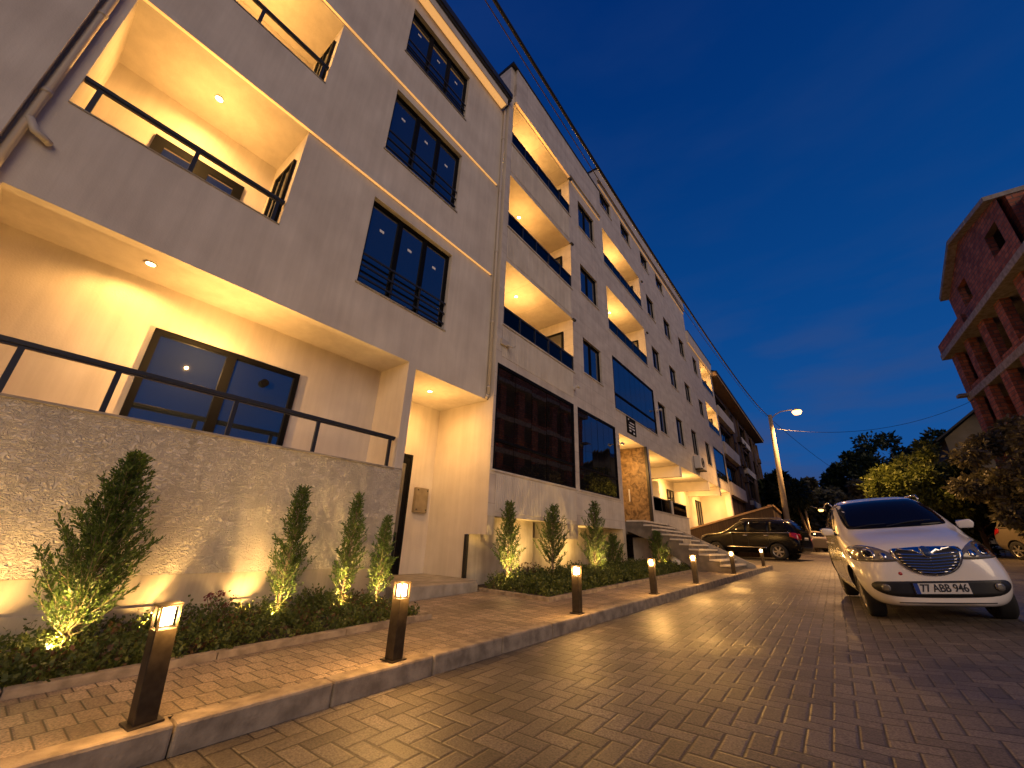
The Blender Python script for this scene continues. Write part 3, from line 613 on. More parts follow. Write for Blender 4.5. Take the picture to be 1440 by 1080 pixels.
# portico behind the porch opening
b = MB(); CX = -7.1
b.quad((XB, 12.5, 4.52), (XB, 31.4, 4.52), (CX, 31.4, 4.52), (CX, 12.5, 4.52)); b.quad((CX, 12.5, .2), (CX, 31.4, .2), (CX, 31.4, 4.52), (CX, 12.5, 4.52))
b.quad((XB, 31.38, .2), (CX, 31.38, .2), (CX, 31.38, 4.52), (XB, 31.38, 4.52)); b.quad((XB, 12.5, 1.4), (CX, 12.5, 1.4), (CX, 12.5, 4.52), (XB, 12.5, 4.52))
for y in (19.45, 25.0, 27.9): b.box(CX, XB - .01, y - .0, y + .3, 4.02, 4.515)
b.box(CX, CX + .5, 20.4, 20.7, .3, 4.02); b.box(-5.5, XB - .01, 31.1, 31.37, .3, 4.515)
b.build('portico_wall', M['ceiling'], bB)
b = MB(); b.box(CX, XB - .02, 14.9, 15.2, -.1, 4.515); b.build('stone_wall', M['stone'], bB, bevel=.01)
b = MB(); b.box(XB - .02, XB + .07, 14.88, 15.0, 1.6, 4.515); b.build('dark_post', M['darkpipe'], bB)
b = MB(); b.box(XB - .02, XB + .05, 15.06, 15.22, 1.6, 4.515); b.box(XB - .12, XB + .01, 15.22, 19.9, .4, 2.18); b.box(XB - .16, XB + .04, 15.2, 19.93, 2.18, 2.21); b.box(CX, XB - .12, 19.75, 19.9, .4, 2.18); b.box(XB - .1, XB, 17.6, 17.75, 2.21, 2.75)
b.build('porch_parapet', M['tiles'], bB)
glassrail(bB, XB - .06, 15.25, 17.6, 2.21, 2.74, 2); glassrail(bB, XB - .06, 17.75, 19.85, 2.21, 2.74, 1)
b = MB(); b.box(CX, XB - .125, 15.2, 19.75, 1.3, 1.6); b.build('porch_floor', M['concrete'], bB)
window(bB, CX + .06, (23.5, 24.7, 2.3, 4.0), (.5,), .07); window(bB, CX + .06, (29.6, 30.9, 2.3, 3.95), (.5,), .07)
for x, y, p in ((-5.75, 13.7, 16), (-6.3, 17.2, 26), (-6.2, 22.5, 34), (-6.2, 26.6, 22), (-5.9, 29.8, 30)): downlight(bB, x, y, 4.515, p, .06)
b = MB(); b.box(-5.9, -5.86, 14.86, 14.898, 2.5, 2.95); b.build('intercom', M['white_metal'], bB)
# ------------------------------------------------------------------ entrance stairs
st = thing('staircase', 'concrete outdoor stairs with pale nosings climbing from pavement to the stone porch', 'stairs', (-4, 13, .3))
SY0, SY1 = 12.6, 14.85; nst = 9; x0, x1 = -4.6, -2.35; zt, zb = 1.66, .52
b = MB(); prof = [(-5.14, zt)]
tr = (x1 - x0) / nst; rs = (zt - zb) / nst
prof = [(-5.14, zt), (x0, zt)]
for i in range(nst):
    prof += [(x0 + i * tr, zt - (i + 1) * rs), (x0 + (i + 1) * tr, zt - (i + 1) * rs)]
prof += [(x1, .2), (-2.95, .2), (-3.5, .55), (-4.5, 1.15), (-5.14, 1.38)]
def profile(b, prof, y0, y1):
    n = len(prof); vs = [(x, y0, z) for x, z in prof] + [(x, y1, z) for x, z in prof]
    b.add(vs, [tuple(range(n)), tuple(range(2 * n - 1, n - 1, -1))] + [(i, i + n, (i + 1) % n + n, (i + 1) % n) for i in range(n)])
profile(b, prof, SY0, SY1); b.box(CX, -5.14, 12.52, 14.9, 1.3, zt - .003); b.build('flight', vary(mat('stair_concrete', rough=.85), (.10, .085, .068), (.19, .16, .13), 4, 9, .4, 60, .006)[0], st)
b = MB(); profile(b, [(-5.14, zt + .04), (x0, zt + .04), (x1 + .25, zb + .02), (x1 + .25, .2), (-2.95, .2), (-5.14, 1.3)], SY1 + .03, SY1 + .15); b.build('side_wall', M['concrete'], st)
b = MB()
b.box(-5.14, x0 + .03, SY0 - .02, SY1 + .02, zt, zt + .045)
for i in range(nst): b.box(x0 + i * tr - .01, x0 + (i + 1) * tr + .02, SY0 - .02, SY1 + .02, zt - (i + 1) * rs, zt - (i + 1) * rs + .045)
b.build('nosing', vary(mat('pale_marble', rough=.5), (.48, .43, .36), (.62, .56, .48), 6)[0], st, bevel=.004)
b = MB(); b.box(-5.14, -3.4, 13.0, 13.1, .1, 1.2); b.build('back_wall', M['plinth'], st)
# potted urn half hidden under the stairs
pt = thing('planter_pot', 'pale round pot with a dark plant under the stairs', 'pot', (-3.75, 12.8, zr(-3.75, 12.8) + .14), world_parts=False)
b = MB(); b.lathe([(.0001, 0), (.14, 0), (.2, .12), (.21, .24), (.17, .3), (.19, .33), (.16, .33), (.14, .27)], (0, 0, 0)); b.build('pot', M['white_metal'], pt, smooth=True, local=True)
# ------------------------------------------------------------------ building E
bE = thing('apartment_building', 'dark brown apartment block with wide lit eaves behind the stone-clad one', 'building', (-5.6, 44, 0))
XE = -5.55; holesE = []
rows = ((4.6, 7.2), (7.6, 10.1), (10.5, 12.7))
for z0, z1 in rows:
    holesE += [(32.9, 38.6, z0 + .9, z1), (43, 47.5, z0 + .9, z1), (50.5, 52, z0 + 1, z1), (40, 41.3, z0 + 1, z1), (53.2, 54.6, z0 + 1, z1)]
mE = vary(mat('brown_cladding', rough=.8), (.035, .022, .016), (.14, .085, .055), 1.6, 10, .7, 12, .04, stretch=(1, 1, .35))[0]
b = MB(); panel(b, XE, 31.6, 56, -.3, 13.1, holesE)
for h in holesE: reveal(b, XE, .3, h); 
b.quad((XE, 56, 0), (XE - 9, 56, 0), (XE - 9, 56, 13.1), (XE, 56, 13.1)); b.build('wall', mE, bE)
for i, h in enumerate(holesE):
    o = MB(); y0, y1, z0, z1 = h; n = max(2, int((y1 - y0) / .8)); o.box(XE - .25, XE - .2, y0, y1, z0, z0 + .06); o.box(XE - .25, XE - .2, y0, y1, z1 - .06, z1)
    for k in range(n + 1): y = y0 + (y1 - y0) * k / n; o.box(XE - .25, XE - .2, y - .03, y + .03, z0 + .06, z1 - .06)
    q = o.build('window', M['frame'], bE); p = MB(); p.box(XE - .24, XE - .225, y0, y1, z0 + .06, z1 - .06); p.build('pane', M['glass'], q)
for z0, z1 in rows:
    b = MB(); b.box(XE, XE + .35, 32.7, 38.8, z0 - .05, z0 + .88); b.build('balcony', M['stucco'], bE)
    b = MB(); b.box(XE, XE + .3, 42.8, 47.7, z0 - .05, z0 + .5); b.build('balcony', M['stucco'], bE)
b = MB()
for k in range(6): y = 32.9 + 4.3 * k; b.box(XE, XE + .12, y + 6 if k == 0 else y + 1.6, y + 6.6 if k == 0 else y + 2.0, .5, 12.9)
for k in range(10):
    y = random.uniform(40, 55); z = random.uniform(4, 11.5); b.box(XE + .02, XE + .3, y, y + .8, z, z + .5)
b.build('cladding_strip', mE, bE)
b = MB(); b.quad((XE - 9, 31.3, 13.3), (XE + .8, 31.3, 13.3), (XE + .8, 57, 13.3), (XE - 9, 57, 13.3)); b.box(XE + .77, XE + .82, 31.3, 57, 13.3, 13.62); b.quad((XE - 9, 31.3, 13.3), (XE + .8, 31.3, 13.3), (XE + .8, 31.3, 13.62), (XE - 9, 31.3, 15.2))
b.build('eaves', vary(mat('timber_soffit', rough=.7), (.40, .25, .12), (.50, .33, .17), 3)[0], bE)
b = MB(); b.quad((XE + .86, 31.2, 13.63), (XE + .86, 57.1, 13.63), (XE - 5, 57.1, 16), (XE - 5, 31.2, 16)); b.box(XE + .82, XE + .88, 31.2, 57.1, 13.5, 13.66); b.quad((XE + .86, 57.1, 13.63), (XE - 5, 57.1, 16), (XE - 11, 57.1, 13.63), (XE - 8, 57.1, 13.2))
b.build('roof', M['darkpipe'], bE)
# ------------------------------------------------------------------ ramp shelter behind the suv
rs_ = thing('ramp_shelter', 'dark brown garage-ramp wall with slanted pale coping behind the black suv', 'ramp wall', (-4.5, 26.9, .5))
wallm = vary(mat('dark_boards', rough=.8), (.035, .020, .012), (.065, .040, .022), 2, 6, stretch=(8, 8, .4))[0]
b = MB(); Y = 26.9
b.add([(-7.6, Y, .2), (-2.45, Y, .2), (-2.45, Y, 3.22), (-7.6, Y, 1.75), (-7.6, Y + .15, .2), (-2.45, Y + .15, .2), (-2.45, Y + .15, 3.22), (-7.6, Y + .15, 1.75)], [(0, 1, 2, 3), (7, 6, 5, 4), (1, 5, 6, 2), (0, 3, 7, 4), (3, 2, 6, 7)])
b.add([(-2.45, Y + .15, .2), (-2.45, Y + 4, .2), (-2.45, Y + 4, 3.1), (-2.45, Y + .15, 3.22), (-2.6, Y + .15, .2), (-2.6, Y + 4, .2), (-2.6, Y + 4, 3.1), (-2.6, Y + .15, 3.22)], [(0, 1, 2, 3), (7, 6, 5, 4), (3, 2, 6, 7), (1, 5, 6, 2)])
b.build('wall', wallm, rs_)
b = MB(); b.add([(-7.65, Y - .08, 1.74), (-2.38, Y - .08, 3.23), (-2.38, Y + .22, 3.23), (-7.65, Y + .22, 1.74), (-7.65, Y - .08, 1.84), (-2.38, Y - .08, 3.33), (-2.38, Y + .22, 3.33), (-7.65, Y + .22, 1.84)], [(0, 3, 2, 1), (4, 5, 6, 7), (0, 1, 5, 4), (1, 2, 6, 5), (2, 3, 7, 6), (3, 0, 4, 7)])
b.add([(-2.38, Y + .22, 3.23), (-2.38, Y + 4, 3.1), (-2.7, Y + 4, 3.1), (-2.7, Y + .22, 3.23), (-2.38, Y + .22, 3.33), (-2.38, Y + 4, 3.2), (-2.7, Y + 4, 3.2), (-2.7, Y + .22, 3.33)], [(0, 3, 2, 1), (4, 5, 6, 7), (0, 1, 5, 4), (1, 2, 6, 5), (2, 3, 7, 6), (3, 0, 4, 7)])
b.build('coping', vary(mat('coping_board', rough=.7), (.30, .19, .10), (.40, .27, .15), 6)[0], rs_)
# ------------------------------------------------------------------ unfinished brick building on the right
ang = math.atan(.0612)
bR = thing('brick_building', 'unfinished bare brick building with concrete slabs and empty openings, at the right edge', 'building', (8.5, 35.7, 0), world_parts=False)
bR.rotation_euler = (0, 0, ang)   # local -y runs along the facade towards the camera
b = MB(); br = MB(); LEN = 21
slabs = [4.8, 7.75, 10.55, 13.35]
for k, z in enumerate(slabs):
    top = k == 3; b = MB()
    b.box(-.42 if top else -.06, 7, -LEN, .55 if top else .38, z - (.22 if top else .42), z + (.14 if top else .0))
    if not top: b.box(-.5, -.06, -.1, .42, z - .16, z + .02)
    b.build('slab', M['concrete'], bR, local=True, bevel=.02)
b = MB(); step = 2.42
for k, z in enumerate(slabs[1:]):
    zlo = slabs[k]; zhi = z - (.42 if k < 2 else .22)
    i = 0; y = .3
    while y > -LEN:
        wdt = .72 if i % 2 else .85
        b.box(-.02, .35, y - wdt, y, zlo, zhi)
        if i % 3 != 1: b.box(.02, .3, y - step, y - wdt, zlo, zlo + (.55 if k == 0 else .3))
        y -= step; i += 1
b.box(0, .3, -LEN, .3, 0, 4.37)
b.box(.35, 7, .1, .3, 0, 13.1)          # far gable end
b.box(3.4, 3.6, -LEN, .1, 0, 13.1)      # inner wall
b.box(-.36, -.16, -4.3, .5, 13.49, 14.15); b.box(-.16, 5, .3, .5, 13.49, 14.15)
b.build('brick_wall', M['brick'], bR, local=True)
b = MB(); random.seed(4)
for k in range(14): yy = -5.6 + random.uniform(-.5, .5); zz = 10.62 + .09 * (k // 3); b.tube([(.1, yy, zz), (1.6, yy + random.uniform(-.2, .2), zz + random.uniform(0, .15))], .05, 6)
tag(b.build('plank_pile', M['palebark'], None), 'pile of pale timber stacked in an open floor of the brick building', 'timber pile', kind=None)
bpy.data.objects['plank_pile'].matrix_world = Matrix.Translation((8.5, 35.7, 0)) @ Matrix.Rotation(ang, 4, 'Z')
# attic gable wall with two window openings (outline measured on the facade plane)
gx = .25
def gable(outline, holes, x0, x1):
    res = []
    pts = [Vector((p[0], p[1])) for p in outline]; loops = [list(range(len(pts)))]
    for h in holes:
        st_ = len(pts); pts += [Vector(p) for p in h]; loops.append(list(range(st_, st_ + len(h))))
    r = delaunay_2d_cdt(pts, [], loops, 0, 1e-5)
    vs, fs = r[0], r[2]
    def inside(p, poly):
        c = False; n = len(poly)
        for i in range(n):
            a, d = poly[i], poly[(i + 1) % n]
            if (a[1] > p[1]) != (d[1] > p[1]) and p[0] < (d[0] - a[0]) * (p[1] - a[1]) / (d[1] - a[1]) + a[0]: c = not c
        return c
    keep = []
    for f in fs:
        ct = sum((vs[i] for i in f), Vector((0, 0))) / len(f)
        if inside(ct, outline) and not any(inside(ct, h) for h in holes): keep.append(f)
    return vs, keep
outl = [(-1.9, 13.49), (-1.9, 16.3), (-5.8, 18.0), (-10.6, 17.1), (-10.6, 13.49)]
hol = [[(-3.5, 14.85), (-3.5, 16.2), (-4.8, 16.2), (-4.8, 14.85)], [(-8.3, 15.1), (-8.3, 16.4), (-9.7, 16.4), (-9.7, 15.1)]]
vs, fs = gable(outl, hol, 0, .3); b = MB()
for xx in (gx, gx + .3): b.add([(xx, v.x, v.y) for v in vs], fs)
for h in hol:
    for i in range(4): p, q = h[i], h[(i + 1) % 4]; b.quad((gx, p[0], p[1]), (gx + .3, p[0], p[1]), (gx + .3, q[0], q[1]), (gx, q[0], q[1]))
b.box(gx + .3, 7, -2.15, -1.9, 13.49, 16.25); b.box(gx + .3, 7, -10.6, -10.35, 13.49, 17.05); b.box(3.6, 3.75, -10.3, -2.2, 13.49, 16.0); b.box(.9, 7, -LEN, -10.62, 13.49, 16.6)
b.build('attic_wall', M['brick'], bR, local=True)
b = MB(); ol = outl[1:4]
for p, q in zip(ol[:-1], ol[1:]):
    for x0_, x1_, dz0, dz1 in ((-.14, 7, .0, .24),): b.add([(x0_, p[0], p[1] + dz0), (x1_, p[0], p[1] + dz0), (x1_, q[0], q[1] + dz0), (x0_, q[0], q[1] + dz0), (x0_, p[0], p[1] + dz1), (x1_, p[0], p[1] + dz1), (x1_, q[0], q[1] + dz1), (x0_, q[0], q[1] + dz1)], [(0, 3, 2, 1), (4, 5, 6, 7), (0, 1, 5, 4), (2, 3, 7, 6), (1, 2, 6, 5), (0, 4, 7, 3)])
b.build('attic_roof', M['concrete'], bR, local=True)
b = MB(); b.box(.4, 1.0, -5.9, -5.3, 17.9, 18.5); b.box(.3, 1.1, -6.0, -5.2, 18.5, 18.62); b.build('chimney', M['brick'], bR, local=True)
# ------------------------------------------------------------------ house behind the trees
hs = thing('house', 'low pale house with dark pitched roof behind the hedge left of the brick building', 'house', (12, 52, 0))
b = MB(); b.box(9.4, 16, 50, 58, 2, 10.6); b.add([(9.4, 50, 10.6), (16, 50, 10.6), (12.0, 50, 12.8)], [(0, 1, 2)]); b.build('wall', vary(mat('dull_render', rough=.9), (.10, .085, .06), (.16, .135, .10), 1)[0], hs)
b = MB(); b.add([(8.7, 49.2, 10.25), (12.0, 49.2, 12.9), (16.8, 49.2, 10.3), (8.7, 58, 10.25), (12.0, 58, 12.9), (16.8, 58, 10.3)], [(0, 1, 4, 3), (1, 2, 5, 4)]); b.add([(8.7, 49.2, 10.4), (12.0, 49.2, 13.08), (16.8, 49.2, 10.45), (8.7, 58, 10.4), (12.0, 58, 13.08), (16.8, 58, 10.45)], [(0, 1, 4, 3), (1, 2, 5, 4)]); b.add([(8.7, 49.2, 10.25), (12, 49.2, 12.9), (12, 49.2, 13.08), (8.7, 49.2, 10.4)], [(0, 1, 2, 3)]); b.add([(12, 49.2, 12.9), (16.8, 49.2, 10.3), (16.8, 49.2, 10.45), (12, 49.2, 13.08)], [(0, 1, 2, 3)])
b.build('roof', M['darkpipe'], hs)
# ------------------------------------------------------------------ bollards
def bollard_proto():
    t = thing('bollard_light', 'x', 'bollard light', world_parts=False, group='bollard lights along the kerb')
    s = .047; Hh = .53
    b = MB(); b.box(-s, s, -s, s, .008, Hh - .115); b.build('post', M['bollard'], t, local=True, bevel=.004)
    b = MB(); b.box(-s * 1.5, s * 1.5, -s * 1.5, s * 1.5, 0, .01); b.build('base_plate', M['bollard'], t, local=True, bevel=.002)
    b = MB(); z0, z1 = Hh - .115, Hh
    for x in (-1, 1):
        for y in (-1, 1): b.box(min(x * s, x * (s - .012)), max(x * s, x * (s - .012)), min(y * s, y * (s - .012)), max(y * s, y * (s - .012)), z0, z1 - .012)
    b.box(-s - .004, s + .004, -s - .004, s + .004, z1 - .012, z1); hd = b.build('lamp_head', M['bollard'], t, local=True, bevel=.0015)
    b = MB(); q = s - .02; b.box(-q, q, -q, q, z0 + .012, z1 - .02); b.build('lamp_glass', M['lampglow'], hd, local=True, bevel=.004)
    return t
bp = bollard_proto()
desc = ['nearest bollard light, on the kerb in front of the big lit conifer', 'bollard light on the kerb before the porch step, second from the camera', 'bollard light on the kerb by the near corner of the second bed', 'bollard light on the kerb beside the middle of the second bed, fourth from the camera', 'bollard light on the kerb just before the stairs, fifth from the camera', 'bollard light on the kerb by the foot of the stairs, sixth from the camera', 'farthest bollard light, on the kerb end in front of the black suv']
for i, ((x, y), d) in enumerate(zip([(-2.91, .82), (-2.82, 2.25), (-2.68, 4.84), (-2.55, 7.2), (-2.42, 9.3), (-2.26, 12.4), (-2.03, 16.1)], desc)):
    loc = (x, y, zr(x, y) + .134)
    o = bp if i == 0 else dup(bp, loc)
    o.location = loc; o['label'] = d; o.rotation_euler = (R(4.5) if i == 0 else 0, 0, R(3 + random.uniform(-2, 2)))
    lamp('bollard_glow', 'POINT', (x, y, loc[2] + .58), 3.5, WARM, None, .03)
    l = lamp('bollard_throw', 'POINT', (x + .085, y - .0, loc[2] + .47), 17, WARM, None, .02)
    l = lamp('bollard_throw', 'POINT', (x - .03, y - .085, loc[2] + .47), 12, WARM, None, .02)
# ------------------------------------------------------------------ street lamps and cables
def pole(name, label, base, top, arm, lamp_p, power, rad):
    t = thing(name, label, 'street lamp', base)
    b = MB(); b.tube([base, top], [rad, rad * .62], 14); b.build('pole', vary(mat('pole_concrete', rough=.8), (.26, .22, .17), (.36, .31, .24), 4)[0], t, smooth=True)
    b = MB(); a = Vector(top) - Vector((0, 0, .25)); l = Vector(lamp_p); g_ = 1.9 if power > 1500 else 1.3; m_ = (a + l) / 2 + Vector((-.1, 0, .22)); b.tube([a, a.lerp(m_, .5) + Vector((0, 0, .05)), m_, l + Vector((-.2, 0, .08))], .03, 8); b.build('arm', M['pvc'], t, smooth=True)
    b = MB(); b.lathe([(.0001, -.05), (.13, -.04), (.16, .02), (.1, .09), (.0001, .11)], l, 'z', 16); hd = b.build('lamp_head', M['pvc'], t, smooth=True)
    b = MB(); b.lathe([(.0001, -.15 * g_), (.09 * g_, -.13 * g_), (.13 * g_, -.06 * g_), (.12 * g_, -.045), (.0001, -.045)], l, 'z', 20); b.build('lamp_glass', M['streetglow'], hd, smooth=True)
    lamp('street_light', 'SPOT', l + Vector((0, 0, -.36)), power, (1, .50, .15), None, .1, spot_size=R(150), spot_blend=.6)
    return t
pole('street_lamp', 'tall concrete street lamp with glowing orange head behind the black suv', (-2.05, 28, .55), (-1.70, 28, 8.72), None, (-.32, 28, 8.8), 4300, .17)
pole('street_lamp', 'small distant street lamp glowing among the trees beyond the parked cars', (-1.5, 40, .9), (-1.45, 40, 4.3), None, (-.47, 40, 4.05), 700, .09)
def cable(name, label, pts, r, m=None):
    b = MB(); b.tube(pts, r, 6); return tag(b.build(name, m or M['darkpipe'], smooth=True), label, 'cable')
def cat(p, q, sag, n=28):
    p, q = Vector(p), Vector(q); return [p.lerp(q, i / n) - Vector((0, 0, sag * 4 * (i / n) * (1 - i / n))) for i in range(n + 1)]
main = cat((-1.78, 28, 8.66), (-1.95, -7, 7.55), 1.25, 40)
cable('overhead_cable', 'thick twisted power cable running overhead from the street lamp pole', main, .024)
cable('overhead_cable', 'thin pale wire just beside the thick overhead cable', [p + Vector((-.09, 0, -.02 - .03 * math.sin(i * .35))) for i, p in enumerate(main)], .007, M['bark'])
cable('overhead_cable', 'thin cable sagging from the pole to the brick building', cat((-1.8, 28, 7.9), (8.4, 34.6, 9.85), .95), .012, M['darkpipe'])
cable('overhead_cable', 'thin cable running from the pole down behind the dark trees', cat((-1.75, 28, 8.55), (3.4, 62, 8.9), .6), .014)
# ------------------------------------------------------------------ vegetation
def leafquad(b, p, d, up, L, W, m=0):
    s = d.cross(up); s = s.normalized() if s.length > 1e-4 else Vector((1, 0, 0))
    a = p; c = p + d * L; mid = p + d * L * .5
    b.add([a, mid + s * W, c, mid - s * W], [(0, 1, 2, 3)], m)
def rv(): 
    while True:
        v = Vector((random.uniform(-1, 1), random.uniform(-1, 1), random.uniform(-1, 1)))
        if .05 < v.length < 1: return v.normalized()
def conifer(label, x, y, z, H_, W_, dens=1.0, lean=0, leaf='conifer', seed=0):
    random.seed(seed); t = thing('conifer', label, 'conifer', (x, y, z), world_parts=False, group='young conifers in the planting beds')
    tr_ = MB(); lf = MB()
    tr_.tube([(0, 0, -.03), (lean * .3, 0, H_ * .35), (lean * .7, 0, H_ * .7), (lean, 0, H_ * .97)], [.018, .014, .008, .003], 7)
    nb = int(128 * dens)
    for i in range(nb):
        f = .075 + .90 * (i / nb) ** .9; z0 = H_ * f; cx = lean * f
        env = W_ * ((1 - f) ** .85) * (.72 + 1.5 * min(f, .2)) * 1.1
        a = i * 2.4 + random.uniform(-.4, .4); L = env * random.choice((random.uniform(.4, .85), random.uniform(.75, 1.2))) + .03
        out_ = Vector((math.cos(a), math.sin(a), 0)); rise = random.uniform(.7, 1.5)
        p0 = Vector((cx, 0, z0)); pts = [p0]
        for k in range(1, 5):
            s = k / 4; pts.append(p0 + out_ * L * (s ** .85) + Vector((0, 0, L * rise * s ** 1.25)) + rv() * .008)
        tr_.tube(pts, [.0055, .004, .003, .002, .001], 4, cap=False)
        nl = max(5, int((L + .05) / .0125))
        for k in range(nl):
            s = .22 * (1 - f) + (1 - .22 * (1 - f)) * (k + random.random()) / nl; s = min(s, .99); q = s * 4; j = min(3, int(q)); p = pts[j].lerp(pts[j + 1], q - j); ax = (pts[j + 1] - pts[j]).normalized()
            sd = (ax + rv() * .75 + Vector((0, 0, .3))).normalized(); sl = random.uniform(.03, .065) * (1.15 - .4 * f)
            for e in range(5):
                pp = p + sd * sl * e * .22; dd = (sd + rv() * .5).normalized(); leafquad(lf, pp, dd, rv(), random.uniform(.024, .042), random.uniform(.0042, .0068))
    tr_.build('trunk', M['palebark'], t, local=True); lf.build('crown', M[leaf], t, local=True, fixn=False)
    return t
def uplight(label, x, y, z, target, p=5, blend=.6, size=95, col_=(1, .60, .18)):
    t = thing('garden_spotlight', label, 'spotlight', (x, y, z), world_parts=False, group='spike spotlights in the beds')
    b = MB(); b.lathe([(.0001, .02), (.022, .02), (.026, .075), (.022, .078), (.02, .065)], (0, 0, 0), n=14); b.tube([(0, 0, -.06), (0, 0, .02)], .006, 6); hd = b.build('housing', M['darkpipe'], t, local=True, smooth=True)
    b = MB(); b.lathe([(.02, .068), (.0001, .068)], (0, 0, 0), n=14); b.build('lens', M['lampglow'], hd, local=True, fixn=False)
    aim = Vector(target) - Vector((x, y, z + .1)); x += .0
    lamp('uplight', 'SPOT', (x, y, z + .10), p * (16 if 'wall' not in label else 24), col_, None, .015, spot_size=R(size), spot_blend=blend, aim=aim)
conifs = [('largest conifer, lit from below, in the bed at the far left', -4.75, .70, .07, 1.52, .32, 1.9, -.0, 'conifer'),
 ('tall narrow lit conifer in the near bed, left of a pair', -4.85, 2.26, .16, 1.34, .20, .9, -.02, 'conifer'),
 ('lit conifer in the near bed, middle of the three by the porch', -4.87, 3.0, .20, 1.28, .17, .85, 0, 'conifer'),
 ('shortest lit conifer of the near bed, beside the porch pillar', -4.82, 3.45, .20, 1.04, .14, .75, 0, 'conifer'),
 ('first lit conifer of the second bed, by the porch step', -4.75, 6.07, .34, 1.32, .26, 1.0, 0, 'conifer'),
 ('dark unlit conifer in the second bed between two lit ones', -4.75, 7.58, .38, 1.34, .36, 1.0, .03, 'conifer'),
 ('warm lit slender conifer in the second bed behind the third bollard', -4.55, 9.1, .34, 1.6, .34, 1.0, .05, 'conifer'),
 ('short dark reddish conifer at the right of the second bed', -4.62, 10.3, .34, .86, .3, .7, 0, 'conifer'),
 ('small dark conifer in front of the stairs', -4.2, 13.0 - .45, .38, .98, .34, .8, 0, 'conifer')]
for i, (lb, x, y, z, h_, w_, dn, ln, lf_) in enumerate(conifs):
    conifer(lb, x, y, z, h_, w_, dn, ln, lf_, seed=100 + i)
ups = [(-4.50, .60, (-4.75, .70, .75), 8), (-4.62, 2.12, (-4.85, 2.26, .75), 4.0), (-4.64, 2.87, (-4.87, 3.0, .75), 3.6), (-4.6, 3.33, (-4.82, 3.45, .7), 3.0), (-4.5, 5.92, (-4.75, 6.07, .95), 5.5), (-4.3, 8.95, (-4.55, 9.1, 1.0), 5), (-3.98, 12.4, (-4.2, 12.55, 1.0), 2.2)]
names = ['spotlight at the foot of the largest conifer', 'spotlight at the foot of the tall narrow conifer', 'spotlight under the middle conifer of the three by the porch', 'spotlight under the conifer beside the porch pillar', 'spotlight under the first conifer of the second bed', 'spotlight under the slender conifer of the second bed', 'spotlight under the small conifer by the stairs']
for (x, y, tg, p), nm in zip(ups, names):
    z = zr(x, y) + (.16 if y < 4 else .22); uplight(nm, x, y, z, tg, p)
    lamp('root_glow', 'POINT', (tg[0] + .055, tg[1] - .04, z + .10), p * .9, (1, .60, .18), None, .02)
    lamp('root_glow', 'POINT', (tg[0] + .12, tg[1] - .10, z + .42), p * .5, (1, .60, .18), None, .03)
for i, (y, nm, p) in enumerate([(.16, 'wall-washing spotlight at the far left of the near bed', 5.5), (1.22, 'wall-washing spotlight behind the nearest bollard', 4.2), (2.02, 'wall-washing spotlight behind the flowering stems', 3.4), (-.9, 'wall-washing spotlight left of the largest conifer', 5.5)]):
    x = -5.12; uplight(nm, x, y, zr(x, y) + .12, (x - .10, y, 2.0), p, 1.0, 120, (1, .56, .17))
uplight('spotlight lighting the low alcove under the first bay', -5.1, 7.2, .42, (-5.6, 7.6, 1.2), 5, .9, 140)
uplight('spotlight lighting the second alcove under the bay', -5.3, 10.7, .48, (-6.2, 10.6, 1.3), 9, .9, 140)
uplight('spotlight under the stairs', -3.9, 12.75, .5, (-4.1, 13.0, 1.3), .8, .9, 140)
# low shrubs: one leafy carpet per bed
def carpet(label, poly, n, hfun, ms, seed, ls=(.022, .045)):
    random.seed(seed); b = MB(); xs = [p[0] for p in poly]; ys = [p[1] for p in poly]
    def ins(x, y):
        c = False
        for i in range(len(poly)):
            a, d = poly[i], poly[(i + 1) % len(poly)]
            if (a[1] > y) != (d[1] > y) and x < (d[0] - a[0]) * (y - a[1]) / (d[1] - a[1]) + a[0]: c = not c
        return c
    cl = []
    while len(cl) < n:
        x = random.uniform(min(xs), max(xs)); y = random.uniform(min(ys), max(ys))
        if ins(x, y): cl.append((x, y))
    for x, y in cl:
        g = zr(x, y) + .14; hh = hfun(x, y) * random.uniform(.6, 1.15); m = 0 if random.random() > .16 else 1
        lean = rv() * .05; r = random.uniform(.03, .075)
        for k in range(26):
            f = random.random() ** .6; p = Vector((x, y, g)) + lean * f + Vector((0, 0, hh * f)) + rv() * r * (1.1 - .3 * f)
            if p.z < g: p.z = g + random.uniform(0, .03)
            d = (rv() + Vector((0, 0, .5))).normalized(); l = random.uniform(*ls); leafquad(b, p, d, rv(), l, l * .3, m)
    return tag(b.build('ground_cover', ms, fixn=False), label, 'shrubs', kind='stuff')
def h1(x, y): return .085 + .10 * max(0, min(1, (-3.95 - x) / 1.0)) + .06 * noise.noise(Vector((x * 3, y * 3, 0)))
def h2(x, y): return .13 + .10 * max(0, min(1, (-3.5 - x) / .8)) + .08 * noise.noise(Vector((x * 3, y * 3, 4)))
carpet('low leafy shrubs filling the near planting bed', [(-4.06, -1.2), (-3.98, .4), (-3.90, 3.45), (-5.22, 3.5), (-5.22, -1.2)], 1150, h1, [M['groundleaf'], M['redleaf']], 3)
carpet('low leafy shrubs filling the second planting bed', [(-3.54, 5.5), (-3.36, 12.6), (-4.5, 13), (-5.05, 12.2), (-5.1, 6.0), (-4.3, 5.7)], 1500, h2, [M['groundleaf'], M['groundleaf']], 5, (.03, .06))
